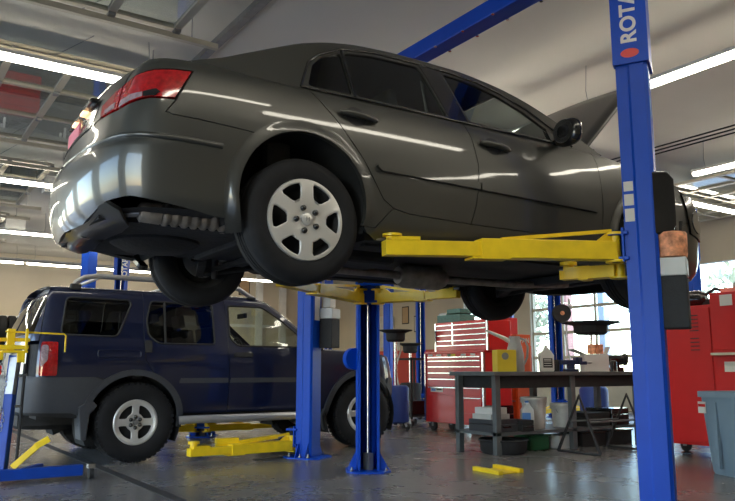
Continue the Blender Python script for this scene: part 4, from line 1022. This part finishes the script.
# on and under the shelf
def bucket(name, U, V, z, label, m='bucket', r=.14, h=.34):
    t = thing(name, label, 'bucket', (U, V, z), 0)
    MB().lathe([(.0001,0),(r*.86,0),(r*.88,.01),(r,h-.03),(r+.012,h-.03),(r+.012,h-.06),(r+.012,h),(r-.004,h),(r*.86,.02),(.0001,.02)], axis='z', n=32).build('bucket_body', m, t, 40)
    MB().lathe([(.0001,h+.004),(r+.006,h+.004),(r+.016,h-.004),(r+.016,h-.02)], axis='z', n=32).build('bucket_lid', 'white', t, 40)
    MB().tube([(r*math.cos(a)*1.05, -r*1.1*math.sin(a)*.25 - .02 - r*.0, h-.05-.10*math.sin(a)) for a in [PI*k/14 for k in range(15)]], .004, 6).build('bucket_handle', 'steel', t)
    return t
bucket('plastic_bucket', 6.48, 6.15, .235, 'taller white lidded bucket on the workbench shelf', h=.35)
bucket('plastic_bucket', 6.92, 6.12, .235, 'shorter white bucket, right of the taller one on the shelf', r=.125, h=.27)
b = thing('blue_label_jug', 'grey-white jug with blue label, left of the lidded bucket', 'jug', (6.21, 6.0, .235), math.radians(-34))
MB().prism([(-.07,0),(.07,0),(.07,.22),(.03,.27),(.03,.30),(-.03,.30),(-.03,.27),(-.07,.22)], -.045, .045).build('jug_body', 'bucket', b, bevel=.01); MB().box(-.065,.03,-.050,-.046,.05,.19).build('label_patch', 'bluel', b); MB().lathe([(.0001,0),(.022,0),(.022,.02),(.0001,.02)], (0,0,.30), 'z', 14).build('cap', 'bluel', b)
def case(U, V, z, w, d, h, m, label, cat='case', name='tool_case', rz=0):
    t = thing(name, label, cat, (U, V, z), rz)
    MB().box(-w/2,w/2,-d/2,d/2,0,h*.62).build('case_body', m, t, bevel=.008); MB().box(-w/2,w/2,-d/2,d/2,h*.64,h).build('case_lid', m, t, bevel=.008)
    MB().tube([(-.05,-d/2-.002,h*.45),(-.05,-d/2-.025,h*.40),(.05,-d/2-.025,h*.40),(.05,-d/2-.002,h*.45)], .007, 6).build('case_handle', 'gloss', t)
    return t
case(5.80, 6.12, .235, .36, .40, .13, 'plastic', 'dark grey moulded case on the left of the workbench shelf')
case(6.07, 6.0, .235, .18, .3, .12, 'black', 'small black case between the moulded case and the blue-label jug')
tag(MB().box(5.66,5.94,6.0,6.3,.365,.42).build('flat_box', 'offw', None, bevel=.004), 'flat pale grey box resting on the dark moulded case', 'box')
tag(MB().box(5.68,5.90,6.0,6.28,.42,.49).build('flat_box', 'white', None, bevel=.004), 'white box topmost of the stack on the workbench shelf', 'box')
case(6.10, 6.33, .235, .25, .22, .26, 'gloss', 'tall black box at the back of the shelf behind the small case')
case(7.32, 6.12, .235, .42, .42, .16, 'black', 'wide black case on the right half of the workbench shelf')
case(7.72, 6.10, .235, .32, .40, .20, 'gloss', 'black case at the far right end of the workbench shelf')
t = thing('drain_pan', 'round black drain pan on the floor under the workbench', 'pan', (5.88, 6.05, 0))
MB().lathe([(.0001,0),(.22,0),(.25,.03),(.26,.13),(.275,.14),(.265,.155),(.24,.14),(.22,.04),(.0001,.03)], axis='z', n=36).build('pan_body', 'black', t, 40); MB().lathe([(.0001,0),(.03,0),(.03,.03),(.0001,.03)], (.1,0,.06), 'z', 12).build('pan_cap', 'gloss', t)
t = thing('green_tub', 'green plastic tub on the floor under the buckets', 'tub', (6.42, 6.15, 0)); MB().box(-.16,.16,-.13,.13,0,.15).build('tub_body', 'green', t, bevel=.015); MB().box(-.175,.175,-.145,.145,.15,.17).build('tub_rim', 'green', t, bevel=.004)
tag(MB().box(6.70,6.98,5.98,6.22,0,.15).build('white_box', 'white', None, bevel=.004), 'plain white box on the floor right of the green tub', 'box')
for U, w, l in ((7.28,.42,'black crate on the floor behind the folding stand'), (7.78,.44,'black crate on the floor at the right end of the workbench')):
    t = thing('storage_crate', l, 'crate', (U, 6.14, 0)); MB().box(-w/2,w/2,-.18,.18,0,.17).build('crate_body', 'black', t, bevel=.01); MB().box(-w/2-.01,w/2+.01,-.19,.19,.155,.175).build('crate_rim', 'gloss', t)
# folding stand in front of the bench
t = thing('folding_stand', 'dark steel A-frame stand on the floor in front of the workbench', 'stand', (6.5, 5.5, 0))
for x, nm in ((0, 0), (.82, 1)):
    MB().tube([(x-.05,.28,.015),(x,-.0,.62),(x-.02,-.27,.015)], .018, 8).tube([(x-.05,.28,.018),(x-.02,-.27,.018)], .013, 8).build('stand_frame', 'black', t, 30)
MB().tube([(-.02,.12,.34),(.80,.12,.34)], .010, 8).tube([(-.02,-.12,.34),(.80,-.12,.34)], .010, 8).build('cross_tube', 'bench', t)
# yellow floor bracket
t = thing('floor_bracket', 'flat yellow bracket with two raised bars on the open floor', 'bracket', (4.79, 5.0, 0))
MB().box(-.13,.12,-.16,.16,0,.008).build('bracket_plate', 'yellow', t)
for x in (-.13, .12): MB().bar((x+.01,.185,.018),(x-.02,-.185,.018),.05,.036).build('bracket_bar', 'yellow', t, bevel=.004)

# ------------------------------------------------------------------ tool storage
def caster(parent, x, y, r=.055):
    w = MB().lathe([(.0001,-.02),(r,-.02),(r,.02),(.0001,.02)], (x, y, r), 'x', 20).build('caster', 'black', parent, 40)
    MB().box(x-.03,x+.03,y-.02,y+.02,r,r*2+.03).build('caster_fork', 'steel', w); return w
T = thing('tool_chest', 'wide red roller tool chest with many drawers left of the workbench', 'tool chest', (7.1, 8.30, 0))
MB().box(0,.52,-.66,.65,.13,1.14).build('chest_body', 'red', T, bevel=.008)
MB().box(-.005,.52,-.67,.66,1.14,1.17).build('chest_rim', 'red', T, bevel=.005)
zs = [(1.045,1.09),(.96,1.035),(.87,.95),(.78,.86),(.66,.77),(.54,.65)]
for z0, z1 in zs:
    dr = MB().box(-.014,0,-.60,.55,z0,z1).build('drawer', 'red', T, bevel=.002); MB().box(-.028,-.012,-.60,.55,z1-.014,z1-.002).build('drawer_pull', 'chrome', dr)
dr = MB().box(-.014,0,-.60,-.08,.30,.53).build('drawer', 'red', T, bevel=.002); MB().box(-.028,-.012,-.60,-.08,.50,.512).build('drawer_pull', 'chrome', dr)
dr = MB().box(-.014,0,-.07,.55,.18,.53).build('drawer', 'red', T, bevel=.002)
MB().box(-.014,0,-.60,-.08,.18,.29).build('drawer', 'red', T, bevel=.002)
for y in (-.645, .635): MB().box(-.02,.02,y-.018,y+.018,.15,1.14).build('corner_trim', 'chrome', T)
pl = MB().box(-.018,-.013,.22,.50,.575,.64).build('maker_plate', 'paper', T); MB().box(-.0195,-.0175,.38,.48,.59,.625).build('plate_emblem', 'bluel', pl); MB().box(-.0195,-.0175,.24,.36,.60,.62).build('plate_print', 'black', pl)
for k, (y, c) in enumerate(((-.45,'paper'),(-.25,'offw'),(-.02,'yellowp'),(.05,'green'),(.30,'paper'),(.50,'offw'))): MB().box(-.017,-.012,y-.05,y+.05,1.100,1.128).build('sticker', c, T)
for x in (.08,.44):
    for y in (-.55, 0, .55): caster(T, x, y, .068)
T2 = thing('top_chest', 'red upper tool chest standing on the wide roller chest', 'tool chest', (7.16, 8.16, 1.17))
MB().box(0,.44,-.56,.60,0,.43).build('chest_body', 'red', T2, bevel=.008)
for i, (z0, z1) in enumerate(((.33,.39),(.25,.32),(.17,.24),(.10,.16),(.02,.09))):
    rows_ = ((-.52,.18),(.20,.55)) if i < 4 else ((-.52,.55),)
    for a, b in rows_:
        dr = MB().box(-.012,0,a,b,z0,z1).build('drawer', 'red', T2, bevel=.002); MB().box(-.024,-.01,a,b,z1-.014,z1-.002).build('drawer_pull', 'chrome', dr)
for y in (-.545,.19,.585): MB().box(-.018,.01,y-.014,y+.014,.0 if y != .19 else .10,.42).build('corner_trim', 'chrome', T2)
t = thing('parts_organiser', 'dark teal organiser case on top of the red tool chest', 'organiser', (7.36, 8.50, 1.60)); MB().box(-.15,.15,-.25,.28,0,.12).build('case_body', 'teal', t, bevel=.01); MB().box(-.15,.15,-.25,.05,.13,.20).build('upper_tray', 'teal', t, bevel=.01); MB().box(-.13,.13,.08,.26,.12,.15).build('lid', 'steel', t)
t = thing('orange_cabinet', 'orange-red tool cabinet behind the workbench, with pale lettering', 'cabinet', (7.95, 8.12, 0))
MB().box(0,.30,-.27,.28,.10,1.42).build('cabinet_body', 'orange', t, bevel=.008); 
for z in (.2,.5,.8): dr = MB().box(-.012,0,-.25,.26,z,z+.27).build('drawer', 'orange', t, bevel=.003); MB().box(-.022,-.01,-.23,.24,z+.24,z+.255).build('drawer_pull', 'steel', dr)
words_on('lettering', 'SPAN', .10, 'paper', t, (.15,-.272,1.33), (PI/2,0,0), .001)
for x in (.05,.25):
    for y in (-.2,.2): caster(t, x, y, .045)
MB().box(-.03,0,-.24,-.10,1.12,1.30).build('grey_holder', 'bluel', t)
t = thing('red_cabinet', 'tall red cabinet standing behind the orange cabinet', 'cabinet', (8.3, 8.85, 0)); MB().box(0,.30,-.40,.42,.08,1.72).build('cabinet_body', 'red', t, bevel=.008); MB().box(-.012,0,-.40,.40,.12,1.68).build('cabinet_door', 'red', t, bevel=.003); MB().box(-.03,-.01,.28,.31,.85,1.05).build('handle', 'chrome', t)
for x in (.06,.24):
    for y in (-.3,.3): caster(t, x, y, .04)

# red lockers on the right
def locker(name, label, U, V0, V1, H, dep=.62):
    t = thing(name, label, 'locker', (U, (V0+V1)/2, 0)); h = (V1-V0)/2
    MB().box(0,dep,-h,h,.13,H).build('locker_body', 'redl', t, bevel=.006)
    for x in (.09,dep-.09):
        for y in (-h+.10,h-.10): caster(t, x, y, .06)
    return t
K1 = locker('side_locker', 'red side locker with vent slots, left of the taller red locker', 7.2, 4.32, 5.15, 1.57)
d = MB().box(-.012,0,-.40,.40,.16,1.54).build('locker_door', 'redl', K1, bevel=.004)
for z in (1.46,1.42,1.38,1.34,1.30): 
    for y in (-.22,): MB().box(-.016,-.011,y-.05,y+.05,z,z+.010).build('vent_slot', 'black', d)
for z in (1.22,1.18,1.14,1.10): MB().box(-.016,-.011,-.27,-.17,z,z+.010).build('vent_slot', 'black', d)
K2 = locker('roller_cabinet', 'taller red cabinet with tray ledge behind the blue-grey bin', 7.15, 3.40, 4.30, 1.68, .66)
MB().box(-.012,0,-.43,.43,1.10,1.65).build('upper_door', 'redl', K2, bevel=.004); MB().box(-.012,0,-.43,.43,.16,1.03).build('lower_door', 'redl', K2, bevel=.004)
MB().box(-.05,.0,-.45,.45,1.045,1.07).build('tray_ledge', 'alup', K2, bevel=.003); MB().box(-.016,-.012,.20,.33,.88,.98).build('notice', 'paper', K2); MB().box(-.016,-.012,.20,.33,1.54,1.65).build('notice', 'paper', K2); MB().lathe([(.0001,-.014),(.02,-.014),(.02,0),(.0001,0)], (-.012,-.05,1.13), 'x', 14).build('door_lock', 'black', K2)
t = thing('air_tool', 'black machine part lying on top of the red side locker', 'machine part', (7.5, 4.72, 1.57), .3)
MB().lathe([(.0001,-.16),(.06,-.16),(.09,-.10),(.09,.08),(.05,.14),(.0001,.14)], (0,0,.10), 'y', 18).build('part_body', 'gloss', t, 40); MB().box(-.08,.08,.02,.16,.0,.17).box(-.05,.12,-.34,-.12,0,.09).build('part_housing', 'black', t, bevel=.012); MB().tube([(0,-.1,.1),(.02,-.24,.2),(.02,-.38,.16)], .018, 8).build('part_arm', 'black', t)
t = thing('red_tool_tray', 'small red tray lying on the taller red cabinet', 'tray', (7.35, 4.1, 1.68)); MB().box(-.1,.1,-.14,.14,0,.05).build('tray_body', 'orange', t, bevel=.01); MB().lathe([(.0001,0),(.05,0),(.04,.05),(.0001,.07)], (0,0,.05), 'z', 16).build('round_part', 'rust', t, 40)
t = thing('waste_bin', 'blue-grey plastic bin on the floor in front of red lockers', 'bin', (6.42, 3.62, 0), math.radians(-20))
rows = []
for z, k in ((0,.225),(.02,.235),(.66,.285),(.66,.31),(.71,.31),(.71,.295),(.67,.285),(.05,.22)):
    rows.append([(k*math.copysign(abs(math.cos(a))**.55, math.cos(a)), k*math.copysign(abs(math.sin(a))**.55, math.sin(a)), z) for a in [2*PI*i/40 for i in range(40)]])
bb = MB().grid(rows, closed=True); bb.f.append(tuple(range(39,-1,-1))); bb.f.append(tuple(range(7*40, 8*40))); bb.build('bin_body', 'can', t, 40)
for a in range(4):
    q = MB(); R = Matrix.Rotation(a*PI/2+PI, 3, 'Z')
    q.box(-.292,-.262,-.012,.012,.06,.62, R, (0,0,0)); q.build('bin_rib', 'can', t)
lb = MB(); R = Matrix.Rotation(math.radians(4), 3, 'Y'); lb.box(-.2885,-.284,.12,.22,.52,.62).build('bin_sticker', 'paper', t); MB().box(-.2905,-.288,.125,.215,.575,.60).build('bin_sticker_print', 'redl', t)

# ------------------------------------------------------------------ oil drains, hose reel, jack
def oil_drain(label, U, V, ztop, r, tank, sq=False, rz=0):
    t = thing('oil_drain', label, 'oil drain', (U, V, 0), rz)
    MB().lathe([(.0001,.10),(.17,.10),(.2,.13),(.2,.62),(.17,.66),(.0001,.67)], axis='z', n=28).build('drain_tank', tank, t, 40)
    MB().tube([(0,0,.66),(0,0,ztop-.1)], .022, 12).build('drain_pole', 'chrome', t, 40)
    n = 8 if sq else 36
    MB().lathe([(.0001,ztop-.14),(r*.46,ztop-.17),(r*.56,ztop-.14),(r*.58,ztop-.04),(r*.8,ztop-.015),(r,ztop),(r,ztop+.012),(r*.5,ztop-.0),(.0001,ztop-.03)], axis='z', n=n).build('drain_funnel', 'black', t, 30)
    for a in range(4): 
        x, y = .2*math.cos(a*PI/2+.4), .2*math.sin(a*PI/2+.4); MB().lathe([(.0001,-.015),(.045,-.015),(.045,.015),(.0001,.015)], (x,y,.045), 'x', 16).build('caster', 'black', t, 40); MB().bar((x,y,.05),(x*.8,y*.8,.12),.04,.04).build('caster_fork', 'steel', t)
    return t
oil_drain('oil drain with wide black pan standing behind the workbench', 8.65, 7.05, 1.57, .44, 'bluep', True, .2)
oil_drain('blue oil drain with black funnel between SUV nose and tool chest', 6.80, 9.30, 1.50, .26, 'bluep')
oil_drain('farther oil drain whose lower black funnel shows beside the red tool chest', 8.45, 11.1, 1.38, .24, 'black')
t = thing('hose_reel', 'round black hose reel mounted on the blue lift post by the doors', 'hose reel', (10.98, 9.62, 1.97), math.radians(-34))
MB().lathe([(.0001,-.06),(.17,-.06),(.17,-.045),(.10,-.045),(.10,.045),(.17,.045),(.17,.06),(.0001,.06)], axis='y', n=32).build('reel_drum', 'black', t, 40); MB().lathe([(.10,-.04),(.145,-.03),(.145,.03),(.10,.04)], axis='y', n=32).build('wound_hose', 'rust', t, 40); MB().lathe([(.0001,-.075),(.04,-.075),(.04,-.06)], axis='y', n=16).build('reel_hub', 'orangep', t)
MB().bar((0,.06,0),(.15,.20,0),.05,.05).build('reel_bracket', 'steel', t)
tag(MB().tube([(11.15,9.62,1.9),(11.2,9.58,2.1),(11.12,9.55,2.25),(11.05,9.6,1.5),(11.1,9.55,1.0),(11.2,9.5,.6)], .015, 8).build('air_hose', 'hose', None, 60), 'pale air hose hanging from the hose reel by the lift post', 'hose')
tag(MB().tube([(7.0,9.55,1.45),(7.05,9.5,1.2),(7.0,9.6,.9),(6.95,9.45,.7),(7.08,9.5,.45),(7.0,9.6,.2),(7.0,9.5,.03)], .014, 8).build('air_hose', 'hose', None, 60), 'pale hose hanging at the left side of the wide red tool chest', 'hose')
t = thing('equipment_cart', 'narrow black cart with shelf standing left of the red tool chest', 'cart', (7.55, 9.85, 0))
for x in (-.2,.2):
    for y in (-.22,.22): MB().box(x-.015,x+.015,y-.015,y+.015,.1,1.10).build('leg', 'black', t); caster(t, x, y, .045)
for z in (.15,1.06): MB().box(-.22,.22,-.25,.25,z,z+.03).build('shelf', 'black', t)
MB().box(-.15,.15,-.18,.18,.18,.40).build('battery_box', 'gloss', t, bevel=.01)

J = thing('transmission_jack', 'blue wheeled jack with yellow saddle at the left beside the SUV tail lamp', 'jack', (1.04, 6.85, 0))
MB().bar((-.55,-.24,.075),(.54,-.24,.075),.07,.085).build('base_beam', 'blued', J, bevel=.005)
MB().bar((-.05,-.24,.07),(-.35,.35,.07),.07,.07).bar((.0,-.2,.07),(.30,.22,.07),.05,.05).build('base_leg', 'blued', J, bevel=.005)
for x, y in ((.61,-.24),(-.55,-.24),(-.36,.36)):
    c = MB().lathe([(.0001,-.018),(.045,-.018),(.045,.018),(.0001,.018)], (x, y, .045), 'x', 20).build('caster', 'black', J, 40); MB().box(x-.03,x+.03,y-.03,y+.03,.085,.12).build('caster_fork', 'chrome', c)
MB().bar((-.06,-.10,.05),(-.005,-.02,1.02),.075,.075).build('mast', 'blued', J, bevel=.006)
MB().bar((-.03,-.07,.70),(.005,-.02,1.10),.06,.06).build('inner_mast', 'steel', J)
MB().tube([(.05,-.10,.1),(.065,-.06,.5),(.075,-.04,.95)], .013, 8).build('pump_rod', 'black', J)
ch = MB()
for k in range(26):
    z = .42 + k*.024; a = (k % 2)*PI/2; c = Vector((-.085+.02*math.sin(k*.5), -.09+.04*k/26, z))
    ch.tube([c + Vector((math.cos(a)*.010*math.cos(t), math.sin(a)*.010*math.cos(t), .017*math.sin(t))) for t in [2*PI*i/10 for i in range(11)]], .003, 5)
ch.build('chain', 'steel', J)
s = MB().box(-.12,.08,-.10,.08,1.04,1.06); s.bar((-.16,-.10,1.085),(.08,-.10,1.085),.03,.035).bar((-.16,.08,1.085),(.08,.08,1.085),.03,.035).bar((-.05,-.02,1.06),(-.05,-.02,1.24),.06,.06).bar((-.22,-.02,1.15),(.10,-.02,1.15),.03,.03).bar((.03,-.06,.96),(.03,-.06,1.05),.06,.06).bar((-.13,-.06,.98),(-.13,-.06,1.05),.05,.05).build('saddle', 'yellow', J, bevel=.004)
for x in (-.20, .06): MB().bar((x,-.10,1.06),(x,-.10,1.24),.035,.02).build('saddle_arm', 'yellow', J, bevel=.003)
MB().tube([(-.10,-.08,1.215),(.36,-.08,1.205),(.375,-.08,1.19),(.375,-.08,1.05)], .007, 8).build('strap_bar', 'yellow', J, 50)
MB().bar((.02,-.14,.12),(.20,-.20,.30),.06,.05).bar((.17,-.19,.28),(.27,-.21,.34),.07,.05).build('foot_pedal', 'yellow', J, bevel=.004)
MB().tube([(.02,-.05,.85),(.09,-.05,.86)], .012, 8).tube([(.0,-.05,.60),(.07,-.05,.60)], .012, 8).build('clamp_bolt', 'chrome', J)

# ------------------------------------------------------------------ far things
S = thing('tyre_rack', 'dark rack of tyres against the far wall at the left edge', 'rack', (2.6, 22.3, 0))
for x in (-1.6, 0, 1.6):
    for y in (-.3,.3): MB().box(x-.03,x+.03,y-.03,y+.03,0,2.25).build('rack_post', 'lampw', S)
for z in (.3,1.0,1.7): MB().box(-1.6,1.6,-.3,.3,z-.02,z+.02).build('rack_shelf', 'steel', S)
ty = None; k = 0
for z in (.32,1.02,1.72):
    for i in range(13):
        x = 2.6-1.45+i*.23
        if abs(x-2.6) < .1: continue
        if ty is None:
            ty = MB().lathe([(.19,-.09),(.28,-.10),(.32,-.08),(.325,0),(.32,.08),(.28,.10),(.19,.09),(.19,-.09)], (0,0,0), 'x', 28).build('spare_tyre', 'tyre', None, 40); o = ty
        else: o = ty.copy(); COL.objects.link(o)
        o.location = (x, 22.3, z+.327 if z < 1.5 else z+.327)
        tag(o, 'black tyre standing in the rack against the far wall', 'tyre', 'tyres in the far rack')
T3 = thing('far_tool_chest', 'small red tool chest far off at the left, beyond the yellow jack head', 'tool chest', (2.35, 18.3, 0)); MB().box(-.5,.5,-.25,.25,.1,1.0).build('chest_body', 'redl', T3, bevel=.01)
for x in (-.4,.4):
    for y in (-.18,.18): caster(T3, x, y, .045)
for z in (.15,.35,.55,.75): dr = MB().box(-.47,.47,-.265,-.25,z,z+.18).build('drawer', 'redl', T3); MB().box(-.45,.45,-.28,-.262,z+.15,z+.165).build('drawer_pull', 'chrome', dr)
def picture(name, label, loc_, w, h, rz, m):
    t = thing(name, label, 'poster', loc_, rz); MB().box(-w/2,w/2,-.015,.0,-h/2,h/2).build('frame', 'black', t); MB().box(-w/2+.03,w/2-.03,-.02,-.014,-h/2+.03,h/2-.03).build('sheet', m, t)
picture('wall_poster', 'dark framed notice on the cream wall behind the yellow arm', (UR, 18.6, 2.6), .35, .55, -PI/2, 'wood')
picture('wall_poster', 'framed picture high on the far cream wall behind the sedan wheels', (10.45, VF, 3.7), .4, .6, 0, 'wood')
picture('wall_poster', 'pale framed sheet on the right cream wall above the tool chest', (UR, 17.9, 2.3), .5, .5, -PI/2, 'paper')
tag(MB().box(13.7,14.0,19.2,19.9,1.6,2.6).build('wall_cabinet', 'offw', None, bevel=.02), 'white wall cabinet behind the sedan lift arm', 'cabinet')
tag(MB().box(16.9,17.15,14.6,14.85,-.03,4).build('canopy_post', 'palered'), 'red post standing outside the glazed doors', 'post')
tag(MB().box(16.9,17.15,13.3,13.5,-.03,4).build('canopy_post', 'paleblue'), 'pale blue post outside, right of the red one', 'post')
random.seed(3)
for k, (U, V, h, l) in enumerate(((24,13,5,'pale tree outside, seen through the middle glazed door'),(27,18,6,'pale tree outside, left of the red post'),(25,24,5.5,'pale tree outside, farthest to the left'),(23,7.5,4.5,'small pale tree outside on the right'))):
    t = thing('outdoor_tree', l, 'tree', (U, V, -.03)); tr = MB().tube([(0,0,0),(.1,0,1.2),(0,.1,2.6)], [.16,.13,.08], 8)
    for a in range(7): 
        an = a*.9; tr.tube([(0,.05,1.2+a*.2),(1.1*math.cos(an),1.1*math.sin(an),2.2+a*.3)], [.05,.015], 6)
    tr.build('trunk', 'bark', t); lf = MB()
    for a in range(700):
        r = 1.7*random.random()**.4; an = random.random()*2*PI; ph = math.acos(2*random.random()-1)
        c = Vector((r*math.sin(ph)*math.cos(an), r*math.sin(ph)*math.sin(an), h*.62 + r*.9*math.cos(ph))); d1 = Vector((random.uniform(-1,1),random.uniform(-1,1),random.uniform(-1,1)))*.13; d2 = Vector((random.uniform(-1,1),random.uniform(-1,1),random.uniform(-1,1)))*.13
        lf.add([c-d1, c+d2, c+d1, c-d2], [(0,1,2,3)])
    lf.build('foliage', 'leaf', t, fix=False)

# ------------------------------------------------------------------ sky and camera
w = bpy.data.worlds.new('sky'); sc.world = w; w.use_nodes = True
nt = w.node_tree; bg = nt.nodes['Background']; sk = nt.nodes.new('ShaderNodeTexSky')
sk.sky_type = 'NISHITA'; sk.sun_disc = False; sk.sun_elevation = math.radians(38); sk.sun_rotation = math.radians(200); sk.dust_density = .6
nt.links.new(sk.outputs[0], bg.inputs['Color']); bg.inputs['Strength'].default_value = 1.35
cd = bpy.data.cameras.new('camera'); cam = bpy.data.objects.new('camera', cd); COL.objects.link(cam)
cd.sensor_width = 36; cd.lens = 36; cd.clip_start = .05; cd.clip_end = 300
cam.location = (0, 0, .9); cam.rotation_euler = (math.radians(90+9.218), 0, math.radians(-34)); sc.camera = cam
sc.view_settings.view_transform = 'Standard'; sc.view_settings.look = 'None'; sc.view_settings.gamma = 1; sc.view_settings.use_curve_mapping = False
sc.view_settings.exposure = 0.0
sc.cycles.use_denoising = True; sc.cycles.max_bounces = 8; sc.cycles.transparent_max_bounces = 12; sc.cycles.caustics_reflective = False; sc.cycles.caustics_refractive = False; sc.cycles.sample_clamp_indirect = 4
